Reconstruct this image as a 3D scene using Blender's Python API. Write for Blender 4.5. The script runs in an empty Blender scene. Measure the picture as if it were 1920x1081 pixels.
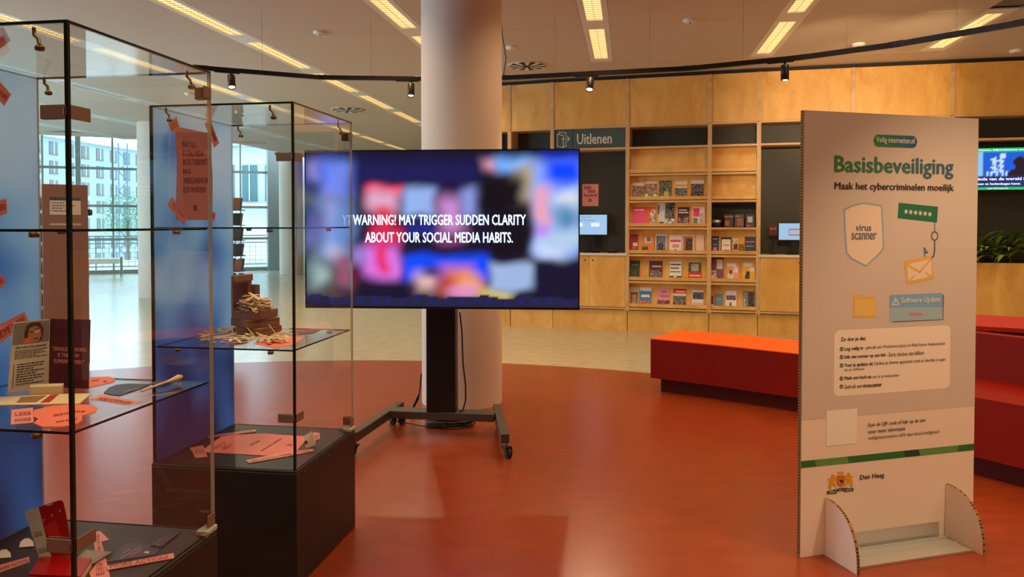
import bpy, math, random
from mathutils import Vector, Matrix
random.seed(7)
S = bpy.context.scene
COL = S.collection
# ---------------------------------------------------------------- camera
FPX, PITCH, CY, CAMH = 1424.3, math.radians(1.33), 453.5, 1.557
cam_d = bpy.data.cameras.new('camera'); cam = bpy.data.objects.new('camera', cam_d); COL.objects.link(cam)
cam_d.sensor_width = 36.0; cam_d.lens = FPX * 36.0 / 1920.0
cam_d.shift_y = -(540.5 - CY) / 1920.0
cam_d.clip_start = 0.05; cam_d.clip_end = 500
cam.location = (0, 0, CAMH); cam.rotation_euler = (math.pi / 2 - PITCH, 0, 0)
S.camera = cam
# ---------------------------------------------------------------- world, daylight, exposure
W = bpy.data.worlds.new('sky'); S.world = W; W.use_nodes = True
bg = W.node_tree.nodes['Background']
bg.inputs[0].default_value = (0.60, 0.86, 1.0, 1); bg.inputs[1].default_value = 5.0
S.view_settings.view_transform = 'Standard'; S.view_settings.look = 'None'
S.view_settings.exposure = 0.2; S.view_settings.gamma = 1.0; S.view_settings.use_curve_mapping = False
S.cycles.max_bounces = 10; S.cycles.diffuse_bounces = 5; S.cycles.glossy_bounces = 5
S.cycles.transmission_bounces = 8; S.cycles.transparent_max_bounces = 32
S.cycles.use_light_tree = True; S.cycles.caustics_reflective = False; S.cycles.caustics_refractive = False
S.cycles.sample_clamp_indirect = 4.0; S.cycles.use_denoising = True
STRIP_POWER, STRIP_COLOR = 13.0, (1.0, 0.67, 0.37)
SPOT_POWER, SPOT_COLOR = 60.0, (1.0, 0.70, 0.40)
HC = 3.72                                        # height of the ceiling

# ---------------------------------------------------------------- measuring: a pixel of the photograph to a point of the place
_F = Vector((0, math.cos(PITCH), -math.sin(PITCH))); _U = Vector((0, math.sin(PITCH), math.cos(PITCH))); _R = Vector((1, 0, 0))
CAM = Vector((0, 0, CAMH))
def ray(px, py): return _F + _R * ((px - 960) / FPX) - _U * ((py - CY) / FPX)
def onz(px, py, z=0.0):
    r = ray(px, py); return CAM + r * ((z - CAMH) / r.z)
def aty(px, py, y):
    r = ray(px, py); return CAM + r * (y / r.y)
def hit(px, py, p0, n):
    r = ray(px, py); return CAM + r * ((Vector(p0) - CAM).dot(n) / r.dot(n))
def lin(c):
    return tuple((v / 12.92 if v <= 0.04045 else ((v + 0.055) / 1.055) ** 2.4) for v in c)
def rgb(r, g, b): return lin((r / 255, g / 255, b / 255))

# ---------------------------------------------------------------- materials
_M = {}
def mat(name, col, rough=0.5, metal=0.0, var=0.06, scale=12.0, bump=0.0, spec=0.5, stretch=None, emit=None, es=0.0):
    if name in _M: return _M[name]
    m = bpy.data.materials.new(name); m.use_nodes = True; nt = m.node_tree; b = nt.nodes['Principled BSDF']
    b.inputs['Roughness'].default_value = rough; b.inputs['Metallic'].default_value = metal
    b.inputs['Specular IOR Level'].default_value = spec
    tc = nt.nodes.new('ShaderNodeTexCoord'); mp = nt.nodes.new('ShaderNodeMapping'); nz = nt.nodes.new('ShaderNodeTexNoise')
    nt.links.new(tc.outputs['Object'], mp.inputs[0]); nt.links.new(mp.outputs[0], nz.inputs['Vector'])
    if stretch: mp.inputs['Scale'].default_value = stretch
    nz.inputs['Scale'].default_value = scale; nz.inputs['Detail'].default_value = 4
    mx = nt.nodes.new('ShaderNodeMix'); mx.data_type = 'RGBA'
    mx.inputs['A'].default_value = (*[c * (1 - var) for c in col], 1); mx.inputs['B'].default_value = (*[min(1, c * (1 + var)) for c in col], 1)
    nt.links.new(nz.outputs['Fac'], mx.inputs['Factor']); nt.links.new(mx.outputs['Result'], b.inputs['Base Color'])
    if bump:
        bp = nt.nodes.new('ShaderNodeBump'); bp.inputs['Strength'].default_value = bump; bp.inputs['Distance'].default_value = 0.002
        nt.links.new(nz.outputs['Fac'], bp.inputs['Height']); nt.links.new(bp.outputs[0], b.inputs['Normal'])
    if emit:
        b.inputs['Emission Color'].default_value = (*emit, 1); b.inputs['Emission Strength'].default_value = es
    _M[name] = m; return m
def wood(name, c1, c2, rough=0.42, axis='x'):
    m = bpy.data.materials.new(name); m.use_nodes = True; nt = m.node_tree; b = nt.nodes['Principled BSDF']; b.inputs['Roughness'].default_value = rough
    tc = nt.nodes.new('ShaderNodeTexCoord'); mp = nt.nodes.new('ShaderNodeMapping'); nt.links.new(tc.outputs['Object'], mp.inputs[0])
    mp.inputs['Scale'].default_value = (1.2, 1.2, 0.55) if axis == 'x' else (0.5, 1.2, 1.6)
    n1 = nt.nodes.new('ShaderNodeTexNoise'); n1.inputs['Scale'].default_value = 2.3; n1.inputs['Detail'].default_value = 5; n1.inputs['Distortion'].default_value = 1.4
    n2 = nt.nodes.new('ShaderNodeTexNoise'); n2.inputs['Scale'].default_value = 24; n2.inputs['Detail'].default_value = 6
    nt.links.new(mp.outputs[0], n1.inputs['Vector']); nt.links.new(mp.outputs[0], n2.inputs['Vector'])
    ad = nt.nodes.new('ShaderNodeMath'); ad.operation = 'MULTIPLY_ADD'; ad.inputs[1].default_value = 0.3
    nt.links.new(n2.outputs['Fac'], ad.inputs[0]); nt.links.new(n1.outputs['Fac'], ad.inputs[2])
    r = nt.nodes.new('ShaderNodeValToRGB'); r.color_ramp.elements[0].position = 0.45; r.color_ramp.elements[1].position = 0.85
    r.color_ramp.elements[0].color = (*c1, 1); r.color_ramp.elements[1].color = (*c2, 1)
    nt.links.new(ad.outputs[0], r.inputs[0]); nt.links.new(r.outputs[0], b.inputs['Base Color'])
    vo = nt.nodes.new('ShaderNodeTexVoronoi'); vo.inputs['Scale'].default_value = 3.1; nt.links.new(tc.outputs['Object'], vo.inputs['Vector'])
    kr = nt.nodes.new('ShaderNodeValToRGB'); kr.color_ramp.elements[0].color = (0.45, 0.28, 0.16, 1); kr.color_ramp.elements[1].position = 0.07
    kr.color_ramp.elements[1].color = (1, 1, 1, 1); nt.links.new(vo.outputs['Distance'], kr.inputs[0])
    mu = nt.nodes.new('ShaderNodeMix'); mu.data_type = 'RGBA'; mu.blend_type = 'MULTIPLY'; mu.inputs['Factor'].default_value = 0.55
    nt.links.new(r.outputs[0], mu.inputs['A']); nt.links.new(kr.outputs[0], mu.inputs['B']); nt.links.new(mu.outputs['Result'], b.inputs['Base Color'])
    _M[name] = m; return m
def attr_mat(name, rough=0.45, emission=0.0):
    m = bpy.data.materials.new(name); m.use_nodes = True; nt = m.node_tree; b = nt.nodes['Principled BSDF']
    a = nt.nodes.new('ShaderNodeVertexColor'); a.layer_name = 'Col'; b.inputs['Roughness'].default_value = rough
    if emission:
        b.inputs['Base Color'].default_value = (0.01, 0.01, 0.012, 1); b.inputs['Emission Strength'].default_value = emission
        nt.links.new(a.outputs[0], b.inputs['Emission Color'])
    else: nt.links.new(a.outputs[0], b.inputs['Base Color'])
    _M[name] = m; return m
def lino(name, c1, c2, rough, bump=0.12, spec=0.5):
    m = bpy.data.materials.new(name); m.use_nodes = True; nt = m.node_tree; b = nt.nodes['Principled BSDF']
    b.inputs['Specular IOR Level'].default_value = spec
    tc = nt.nodes.new('ShaderNodeTexCoord'); mp = nt.nodes.new('ShaderNodeMapping'); nt.links.new(tc.outputs['Object'], mp.inputs[0]); mp.inputs['Scale'].default_value = (0.8, 1.5, 1)
    n1 = nt.nodes.new('ShaderNodeTexNoise'); n1.inputs['Scale'].default_value = 7; n1.inputs['Detail'].default_value = 4; n1.inputs['Roughness'].default_value = 0.5; n1.inputs['Distortion'].default_value = 0.2
    nt.links.new(mp.outputs[0], n1.inputs['Vector'])
    r = nt.nodes.new('ShaderNodeValToRGB'); r.color_ramp.elements[0].position = 0.3; r.color_ramp.elements[1].position = 0.72
    r.color_ramp.elements[0].color = (*c1, 1); r.color_ramp.elements[1].color = (*c2, 1)
    nt.links.new(n1.outputs['Fac'], r.inputs[0]); nt.links.new(r.outputs[0], b.inputs['Base Color'])
    n2 = nt.nodes.new('ShaderNodeTexNoise'); n2.inputs['Scale'].default_value = 1.1; n2.inputs['Detail'].default_value = 3; nt.links.new(mp.outputs[0], n2.inputs['Vector'])
    mr = nt.nodes.new('ShaderNodeMapRange'); mr.inputs['To Min'].default_value = rough - 0.02; mr.inputs['To Max'].default_value = rough + 0.02
    b.inputs['Roughness'].default_value = rough
    _M[name] = m; return m
def glass(name, tint, refl=1.0, rough=0.0):
    m = bpy.data.materials.new(name); m.use_nodes = True; nt = m.node_tree; nt.nodes.clear()
    o = nt.nodes.new('ShaderNodeOutputMaterial'); t = nt.nodes.new('ShaderNodeBsdfTransparent'); g = nt.nodes.new('ShaderNodeBsdfGlossy')
    mx = nt.nodes.new('ShaderNodeMixShader'); fr = nt.nodes.new('ShaderNodeFresnel'); fr.inputs['IOR'].default_value = 1.5
    t.inputs[0].default_value = (*tint, 1); g.inputs['Roughness'].default_value = rough; g.inputs[0].default_value = (refl, refl, refl, 1)
    ge = nt.nodes.new('ShaderNodeNewGeometry'); k = nt.nodes.new('ShaderNodeMath'); k.operation = 'MULTIPLY_ADD'; k.inputs[1].default_value = -1; k.inputs[2].default_value = 1
    nt.links.new(ge.outputs['Backfacing'], k.inputs[0]); k2 = nt.nodes.new('ShaderNodeMath'); k2.operation = 'MULTIPLY'
    nt.links.new(k.outputs[0], k2.inputs[0]); nt.links.new(fr.outputs[0], k2.inputs[1])      # each sheet reflects once, on the side the light enters
    nt.links.new(k2.outputs[0], mx.inputs[0]); nt.links.new(t.outputs[0], mx.inputs[1]); nt.links.new(g.outputs[0], mx.inputs[2]); nt.links.new(mx.outputs[0], o.inputs[0])
    _M[name] = m; return m

m_ceil = mat('ceiling metal panel', rgb(200, 184, 168), 0.55, var=0.03, scale=30, stretch=(1, 40, 1))
m_ceilback = mat('ceiling void', rgb(120, 112, 104), 0.8)
m_trimw = mat('white lacquered steel', rgb(225, 222, 214), 0.4)
m_lamp = mat('lamp tube behind louvre', (0.8, 0.6, 0.3), 0.5, emit=(1.0, 0.74, 0.34), es=1.15)
m_lampoff = mat('unlit lamp tray', rgb(232, 238, 240), 0.35)
m_louvre = mat('louvre blade', rgb(226, 205, 160), 0.3, metal=0.3)
m_louvregrey = mat('grey louvre blade', rgb(214, 220, 222), 0.3, metal=0.1)
m_red = lino('red marmoleum', rgb(126, 46, 13), rgb(142, 56, 17), 0.28, spec=0.75, bump=0.02)
m_grey = lino('pale linoleum', rgb(166, 160, 138), rgb(184, 178, 154), 0.2, spec=0.8)
m_wall = mat('cream plaster', rgb(214, 204, 182), 0.8, bump=0.05, scale=60)
m_column = mat('column plaster', rgb(222, 206, 192), 0.6, bump=0.25, scale=220, var=0.02)
m_ply = wood('birch plywood', rgb(214, 156, 74), rgb(240, 190, 104))
m_ply2 = wood('birch plywood rails', rgb(200, 158, 108), rgb(222, 184, 132), axis='z')
m_dark = mat('dark olive laminate', rgb(52, 52, 44), 0.5, var=0.1)
m_gap = mat('black reveal', rgb(30, 24, 20), 0.7)
m_sign = mat('grey green sign board', rgb(66, 88, 86), 0.5)
m_signtext = mat('cream sign paint', rgb(232, 224, 205), 0.5, var=0.01)
m_counter = mat('pale counter slab', rgb(222, 212, 196), 0.35)
m_black = mat('black powder coat', rgb(22, 20, 20), 0.4, spec=0.4)
m_cart = mat('dark grey powder coat', rgb(64, 58, 52), 0.42, bump=0.1, scale=300)
m_rubber = mat('black rubber', rgb(20, 20, 20), 0.7)
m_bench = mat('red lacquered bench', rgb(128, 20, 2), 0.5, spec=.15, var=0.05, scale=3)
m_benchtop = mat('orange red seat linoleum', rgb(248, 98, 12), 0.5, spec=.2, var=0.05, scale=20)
m_white = mat('white paper', rgb(236, 230, 220), 0.6, var=0.02)
m_board = mat('white honeycomb board', rgb(232, 214, 200), 0.6, var=0.015, scale=40)
m_boardgrey = mat('greige print field', rgb(206, 190, 182), 0.6, var=0.015, scale=5)
m_boardbox = mat('pale print box', rgb(238, 224, 210), 0.6, var=0.01)
m_kraft = mat('corrugated kraft edge', rgb(150, 112, 66), 0.85, var=0.3, scale=30)
m_kraftd = mat('dark kraft cell', rgb(66, 44, 24), 0.9)
m_alu = mat('brushed aluminium', rgb(210, 208, 204), 0.36, metal=0.7, var=0.01)
m_steel = mat('satin steel clamp', rgb(150, 124, 108), 0.42, metal=0.5, var=0.03)
m_brass = mat('aged brass fitting', rgb(120, 96, 70), 0.35, metal=0.8)
m_plinth = mat('black plinth laminate', rgb(36, 31, 29), 0.42, spec=0.4, var=0.05, scale=4)
m_plinthtop = mat('black plinth top', rgb(46, 44, 40), 0.5, spec=0.35)
m_card = mat('brown cardboard', rgb(150, 106, 66), 0.8, var=0.06, scale=50)
m_maroon = mat('maroon print', rgb(92, 22, 36), 0.45, var=0.04)
m_stick = mat('pale bamboo stick', rgb(236, 208, 158), 0.6, var=0.12, scale=30)
m_orange = mat('coral paper', rgb(244, 126, 96), 0.6, var=0.02)
m_pink = mat('pink paper', rgb(240, 136, 122), 0.6, var=0.03, scale=6)
m_pinkglass = mat('dusty pink paper', rgb(210, 136, 134), 0.6, var=0.03, scale=6)
m_tape = mat('pink tape', rgb(232, 150, 138), 0.5, var=0.04)
m_tapered = mat('red tape print', rgb(180, 34, 44), 0.5)
m_ink = mat('dark ink', rgb(52, 48, 52), 0.6, var=0.01)
m_redink = mat('wine red ink', rgb(140, 32, 44), 0.6, var=0.01)
m_navy = mat('dark navy print', rgb(44, 42, 58), 0.4, var=0.05)
m_cream = mat('cream card', rgb(236, 214, 168), 0.6, var=0.02)
m_redplastic = mat('glossy red plastic', rgb(176, 12, 22), 0.18, var=0.02)
m_greyplastic = mat('pale grey plastic', rgb(206, 200, 190), 0.4)
m_leafd = mat('dark waxy leaf', rgb(84, 110, 40), 0.4, var=0.35, scale=6)
m_leafl = mat('olive young leaf', rgb(160, 172, 70), 0.4, var=0.3, scale=6)
m_soil = mat('potting soil', rgb(38, 28, 20), 0.95, var=0.3, scale=60)
m_kiosk = mat('brown veneered steel', rgb(152, 114, 86), 0.5, var=0.06, scale=5)
m_mull = mat('grey window profile', rgb(134, 140, 136), 0.45)
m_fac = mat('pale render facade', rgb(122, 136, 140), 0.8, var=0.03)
m_facwin = mat('far window pane', rgb(64, 74, 76), 0.15, var=0.25, scale=0.8)
m_facframe = mat('white window frame', rgb(160, 168, 168), 0.5)
m_brick = mat('pinkish window reveal', rgb(104, 84, 82), 0.8)
m_teal = mat('teal glazing strip', rgb(44, 84, 92), 0.2, var=0.2, scale=0.6)
m_crane = mat('blue lattice steel', rgb(56, 90, 112), 0.5)
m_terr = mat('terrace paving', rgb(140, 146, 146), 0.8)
m_tree = mat('grey green leaf', rgb(76, 112, 76), 0.6, var=0.3, scale=3)  # one muted green with random tone variation
m_bark = mat('bark', rgb(90, 76, 62), 0.9)
m_cable = mat('black cable sheath', rgb(16, 15, 15), 0.45)
m_print = attr_mat('printed cover', 0.42)
m_screen = attr_mat('video screen', 0.25, 1.0)
m_glass = glass('display glass', (0.982, 0.99, 0.987))
m_window = glass('window glass', (0.97, 0.985, 0.99))
m_edge = mat('dark green glass edge', rgb(20, 34, 30), 0.15, var=0.1)
m_edgel = mat('clear polished glass edge', rgb(190, 196, 186), 0.15, var=0.1, spec=0.8)
def colmat(name, c, rough=0.5): return mat(name, c, rough, var=0.02)

# ---------------------------------------------------------------- mesh helpers
WM = {}
def wmat(o): return WM.get(o.name, Matrix.Identity(4)) if o else Matrix.Identity(4)
class MB:
    def __init__(s): s.v = []; s.f = []; s.m = []; s.mats = []; s.smooth = []
    def mi(s, m):
        if m not in s.mats: s.mats.append(m)
        return s.mats.index(m)
    def add(s, vs, fs, m, M=None, smooth=False):
        o = len(s.v); s.v += [(M @ Vector(p)) if M is not None else Vector(p) for p in vs]
        k = s.mi(m)
        for f in fs: s.f.append([i + o for i in f]); s.m.append(k); s.smooth.append(smooth)
        return s
    def box(s, x0, y0, z0, x1, y1, z1, m, M=None, b=0.0):
        if b <= 0 or min(abs(x1 - x0), abs(y1 - y0), abs(z1 - z0)) < 2.2 * b:
            vs = [(x, y, z) for z in (z0, z1) for y in (y0, y1) for x in (x0, x1)]
            return s.add(vs, [(0, 2, 3, 1), (4, 5, 7, 6), (0, 1, 5, 4), (2, 6, 7, 3), (0, 4, 6, 2), (1, 3, 7, 5)], m, M)
        # box with chamfered edges
        X = (x0, x0 + b, x1 - b, x1); Y = (y0, y0 + b, y1 - b, y1); Z = (z0, z0 + b, z1 - b, z1)
        vs = []; idx = {}
        def vi(p):
            if p not in idx: idx[p] = len(vs); vs.append((X[p[0]], Y[p[1]], Z[p[2]]))
            return idx[p]
        fs = []
        for k in (0, 3):
            c = [(k, 1, 1), (k, 2, 1), (k, 2, 2), (k, 1, 2)]; fs.append([vi(p) for p in (c if k else c[::-1])])
            c = [(1, k, 1), (2, k, 1), (2, k, 2), (1, k, 2)]; fs.append([vi(p) for p in (c[::-1] if k else c)])
            c = [(1, 1, k), (2, 1, k), (2, 2, k), (1, 2, k)]; fs.append([vi(p) for p in (c if k else c[::-1])])
        for a in (0, 3):
            for c in (0, 3):
                ai = 1 if a == 0 else 2; ci = 1 if c == 0 else 2
                fs.append([vi((a, ci, 1)), vi((a, ci, 2)), vi((ai, c, 2)), vi((ai, c, 1))])
                fs.append([vi((a, 1, ci)), vi((a, 2, ci)), vi((ai, 2, c)), vi((ai, 1, c))])
                fs.append([vi((1, a, ci)), vi((2, a, ci)), vi((2, ai, c)), vi((1, ai, c))])
                for e in (0, 3):
                    ei = 1 if e == 0 else 2
                    fs.append([vi((a, ci, ei)), vi((ai, c, ei)), vi((ai, ci, e))])
        return s.add(vs, fs, m, M)
    def prism(s, pts, t0, t1, m, M=None, msides=None):
        n = len(pts); vs = [(x, y, t0) for x, y in pts] + [(x, y, t1) for x, y in pts]
        s.add(vs, [list(range(n))[::-1], [i + n for i in range(n)]], m, M)
        return s.add(vs, [(i, (i + 1) % n, (i + 1) % n + n, i + n) for i in range(n)], msides or m, M)
    def tube(s, pts, r, m, n=8, M=None, cap=True):
        pts = [Vector(p) for p in pts]; rs = r if isinstance(r, (list, tuple)) else [r] * len(pts); vs = []; fs = []; prev = None
        for i, p in enumerate(pts):
            t = (pts[min(i + 1, len(pts) - 1)] - pts[max(i - 1, 0)]).normalized()
            a = t.cross(prev if prev is not None else (Vector((0, 0, 1)) if abs(t.z) < 0.9 else Vector((1, 0, 0))))
            a = a.normalized() if prev is None else (prev - t * prev.dot(t)).normalized()
            prev = a; b = t.cross(a)
            for k in range(n):
                an = 2 * math.pi * k / n; vs.append(p + (a * math.cos(an) + b * math.sin(an)) * rs[i])
        for i in range(len(pts) - 1):
            for k in range(n): fs.append((i * n + k, i * n + (k + 1) % n, (i + 1) * n + (k + 1) % n, (i + 1) * n + k))
        s.add(vs, fs, m, M, True)
        if cap: s.add(vs, [list(range(n))[::-1], [(len(pts) - 1) * n + k for k in range(n)]], m, M)
        return s
    def lathe(s, prof, m, n=24, M=None, smooth=True):
        vs = []; fs = []
        for r, z in prof:
            for k in range(n): vs.append((r * math.cos(2 * math.pi * k / n), r * math.sin(2 * math.pi * k / n), z))
        for i in range(len(prof) - 1):
            for k in range(n): fs.append((i * n + k, i * n + (k + 1) % n, (i + 1) * n + (k + 1) % n, (i + 1) * n + k))
        return s.add(vs, fs, m, M, smooth)
    def disc(s, r0, r1, z, m, n=24, M=None):
        return s.lathe([(r0, z), (r1, z)], m, n, M, False)
    def build(s, name, parent=None, world=False, origin=None):
        me = bpy.data.meshes.new(name); off = Vector(origin) if origin else None
        inv = wmat(parent).inverted() if world else None
        vs = [(inv @ p if inv is not None else p) for p in s.v]
        if off is not None: vs = [p - off for p in vs]
        me.from_pydata([tuple(p) for p in vs], [], s.f)
        for m in s.mats: me.materials.append(m)
        me.polygons.foreach_set('material_index', s.m); me.polygons.foreach_set('use_smooth', s.smooth); me.update()
        o = bpy.data.objects.new(name, me); COL.objects.link(o); o.parent = parent
        if off is not None: o.location = off
        WM[o.name] = wmat(parent) @ Matrix.Translation(off or Vector((0, 0, 0)))
        return o
def tag(o, label=None, cat=None, group=None, kind=None):
    if label: o['label'] = label
    if cat: o['category'] = cat
    if group: o['group'] = group
    if kind: o['kind'] = kind
    return o
def thing(name, label, cat, loc, rz=0.0, group=None, M=None):
    o = bpy.data.objects.new(name, None); COL.objects.link(o); o.empty_display_size = 0.1
    if M is None: M = Matrix.Translation(Vector(loc)) @ Matrix.Rotation(rz, 4, 'Z')
    o.matrix_world = M; WM[o.name] = M.copy(); return tag(o, label, cat, group)
def struct(o): o['kind'] = 'structure'; return o
def share(o, name, parent, M):
    c = o.copy(); c.name = name; COL.objects.link(c); c.parent = parent; c.matrix_local = M; return c
def basis(p, ux, uz):      # local x, local z up of a sheet, y = away from the front
    ux = Vector(ux).normalized(); uz = Vector(uz).normalized(); uy = uz.cross(ux).normalized(); uz = ux.cross(uy)
    return Matrix(((ux.x, uy.x, uz.x, p[0]), (ux.y, uy.y, uz.y, p[1]), (ux.z, uy.z, uz.z, p[2]), (0, 0, 0, 1)))
FLAT = Matrix.Rotation(math.pi / 2, 4, 'X')     # xy drawing -> xz sheet facing -y
_TX = {}
def text_geo(s, bold=0.0, lines=1.0, shear=0.0, align='LEFT'):
    key = (s, bold, lines, shear, align)
    if key in _TX: return _TX[key]
    c = bpy.data.curves.new('lettering', 'FONT'); c.body = s; c.size = 1.0; c.space_line = lines; c.resolution_u = 2; c.shear = shear; c.align_x = align
    o = bpy.data.objects.new('lettering', c); COL.objects.link(o); bpy.context.view_layer.update()
    me = o.evaluated_get(bpy.context.evaluated_depsgraph_get()).to_mesh()
    vs = [v.co.copy() for v in me.vertices]; fs = [list(p.vertices) for p in me.polygons]
    o.evaluated_get(bpy.context.evaluated_depsgraph_get()).to_mesh_clear()
    bpy.data.objects.remove(o); bpy.data.curves.remove(c)
    if bold:
        n = len(vs); base = [v.copy() for v in vs]; bf = list(fs)
        for q, (dx, dy) in enumerate(((bold, 0), (-bold, 0), (0, bold * .6), (0, -bold * .6))):
            vs += [v + Vector((dx, dy, (q + 1) * 1e-4)) for v in base]; fs += [[i + n * (q + 1) for i in f] for f in bf]
    x0 = min(v.x for v in vs); x1 = max(v.x for v in vs); y0 = min(v.y for v in vs); y1 = max(v.y for v in vs)
    vs = [((v.x - x0) / (x1 - x0), (v.y - y0) / (y1 - y0), v.z) for v in vs]
    _TX[key] = (vs, fs); return vs, fs
def text(mb, s, x0, y0, x1, y1, m, M=None, z=0.0, bold=0.0, lines=1.0, shear=0.0, align='LEFT', skew=0.0):
    """letters filling the rectangle x0..x1, y0..y1 of an xy sheet (z = height over it); skew = rise per width"""
    vs, fs = text_geo(s, bold, lines, shear, align)
    mb.add([(x0 + a * (x1 - x0), y0 + b * (y1 - y0) + skew * a * (x1 - x0), z + c) for a, b, c in vs], fs, m, M)
def paint(name, w, h, nx, ny, fn, m, M, parent, back=None, t=0.001):
    """flat picture: a grid with a colour per corner; fn(u, v) -> linear rgb, v upward"""
    me = bpy.data.meshes.new(name)
    vs = [(w * i / nx, h * j / ny, 0) for j in range(ny + 1) for i in range(nx + 1)]
    fs = [(j * (nx + 1) + i, j * (nx + 1) + i + 1, (j + 1) * (nx + 1) + i + 1, (j + 1) * (nx + 1) + i) for j in range(ny) for i in range(nx)]
    n0 = len(vs); vs += [(0, 0, -t), (w, 0, -t), (w, h, -t), (0, h, -t)]
    nf = len(fs)
    fs += [(n0 + 3, n0 + 2, n0 + 1, n0), (n0, n0 + 1, nx, 0), (n0 + 1, n0 + 2, n0 - 1, nx), (n0 + 2, n0 + 3, n0 - 1 - nx, n0 - 1), (n0 + 3, n0, 0, n0 - 1 - nx)]
    me.from_pydata([tuple(M @ Vector(p)) for p in vs], [], fs)
    me.materials.append(m); me.materials.append(back or m_white)
    a = me.color_attributes.new('Col', 'FLOAT_COLOR', 'CORNER')
    cell = fn.__code__.co_argcount == 2
    for k in range(nf):
        j, i = divmod(k, nx); p = me.polygons[k]
        if m is m_screen:
            cs = [fn((i + di) / nx, (j + dj) / ny) for di, dj in ((0, 0), (1, 0), (1, 1), (0, 1))]
        else: cs = [fn((i + .5) / nx, (j + .5) / ny)] * 4
        for q, li in enumerate(p.loop_indices): a.data[li].color = (*cs[q], 1)
    for k in range(nf, len(me.polygons)):
        me.polygons[k].material_index = 1
    o = bpy.data.objects.new(name, me); COL.objects.link(o); o.parent = parent; WM[o.name] = wmat(parent).copy(); return o

# ================================================================ SETTING
AX = math.radians(8.78)                       # the building grid runs 8.8 degrees to the right of the view
GU = Vector((math.sin(AX), math.cos(AX), 0)); GV = Vector((math.cos(AX), -math.sin(AX), 0))
def grid(u, v, z=0.0): return GU * u + GV * v + Vector((0, 0, z))
FA = onz(165, 514); FB = onz(490, 506.5)       # foot of the window front
fd = (FB - FA).normalized(); fn_ = Vector((-fd.y, fd.x, 0))
def facade(px):                               # where the ray of a pixel column meets the window front
    return hit(px, 500, FA, fn_)
f503 = facade(503); f503.z = 0
def fu(px): return (facade(px) - FA).dot(fd)
fl_left = FA + fd * (-9)
floor_old = [(-26, -7), (10.5, -7), (10.5, 30), (-26, 30)]
o = MB().prism([(-9.6, -7), (10.5, -7), (10.5, 30), (f503.x, 30), (f503.x, f503.y + .1), (fl_left.x, fl_left.y + .1), (fl_left.x, 12.8), (-9.6, 12.8)], -0.1, 0, m_grey).build('floor'); struct(o); tag(o, 'pale glossy linoleum floor of the hall by the windows')
RC = Vector((-1.68, 1.72, 0)); RR = 6.94
o = MB().prism([(RC.x + RR * math.cos(a * math.pi / 64), RC.y + RR * math.sin(a * math.pi / 64)) for a in range(128)], -0.02, 0.003, m_red).build('floor.001'); struct(o); tag(o, 'round field of red orange linoleum')
# ceiling: slab, tiles, lamps between the tiles
edge0 = aty(65, 247, 17.6); e_dir = fd
EA = CAM + ray(160, 252) * ((HC - CAMH) / ray(160, 252).z); EB = CAM + ray(500, 267.5) * ((HC - CAMH) / ray(500, 267.5).z)
ed = (EB - EA).normalized(); EL = EA - ed * 9; ER = EB + ed * 0.0
XL, YL = -9.4, 13.0
cp = [(XL, -7), (10.5, -7), (10.5, 30), (ER.x, 30), (ER.x, ER.y), (EL.x, EL.y), (EL.x, YL), (XL, YL)]
ceil = MB().prism(cp, HC + 0.03, HC + 0.2, m_ceilback).build('ceiling'); struct(ceil)
FD = [(905, 11.68), (955, 11.57), (1035, 11.35), (1176, 11.06), (1330, 10.74), (1422, 10.56), (1597, 10.27), (1783, 10.0), (1990, 9.72), (2200, 9.45)]
WPT = [Vector((aty(px, 420, d).x, d, 0)) for px, d in FD]
def beyond(p, gap):
    for a, c in zip(WPT[:-1], WPT[1:]):
        e = (c - a).normalized(); w = p - a; t = w.x * e.x + w.y * e.y
        if 0 <= t <= (c - a).length: return (-e.y * w.x + e.x * w.y) > gap
    return False
def inside(x, y):
    s = (Vector((x, y, 0)) - Vector((EA.x, EA.y, 0))); e = Vector((ed.x, ed.y, 0))
    side = e.x * s.y - e.y * s.x
    return (side < 0 or x > ER.x) and x > EL.x and (x > XL or y > YL) and y > -6.5 and x < 10
PV, PU, U0, V0 = 2.04, 1.88, 8.35, -0.37
tile = None; lamps = []; infill = []
Mt = Matrix(((GV.x, GU.x, 0, 0), (GV.y, GU.y, 0, 0), (0, 0, 1, 0), (0, 0, 0, 1)))
def in_view(p, m=250):
    d = p - CAM; y = d.dot(_F)
    if y < 0.5: return False
    px = 960 + FPX * d.dot(_R) / y; py = CY - FPX * d.dot(_U) / y
    return -m < px < 1920 + m and py > -m
for iu in range(-8, 13):
    for iv in range(-7, 6):
        c = grid(U0 + (iu + .5) * PU, V0 + (iv + .5) * PV, HC)
        if not inside(c.x, c.y) or beyond(c, 1.6): continue
        vis = in_view(c)
        if vis:
            if tile is None:
                w = PV - 0.30
                tile = MB().box(-w / 2, -PU / 2 + .004, 0, w / 2, PU / 2 - .004, .025, m_ceil, b=.003).build('ceiling_panel', ceil)
                tile.matrix_local = Matrix.Translation(c) @ Mt
            else: share(tile, 'ceiling_panel', ceil, Matrix.Translation(c) @ Mt)
        p = grid(U0 + (iu + .5) * PU, V0 + iv * PV, HC)
        if inside(p.x, p.y):
            if not beyond(p, -.6): lamps.append((p, vis, iu, iv))
            elif vis and not beyond(p, 1.6): infill.append(p)
for k, p in enumerate(infill):
    if k == 0: fil = MB().box(-.149, -PU / 2 + .002, .001, .149, PU / 2 - .002, .024, m_ceil).build('infill_panel', ceil); fil.matrix_local = Matrix.Translation(p) @ Mt
    else: share(fil, 'infill_panel', ceil, Matrix.Translation(p) @ Mt)
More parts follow.
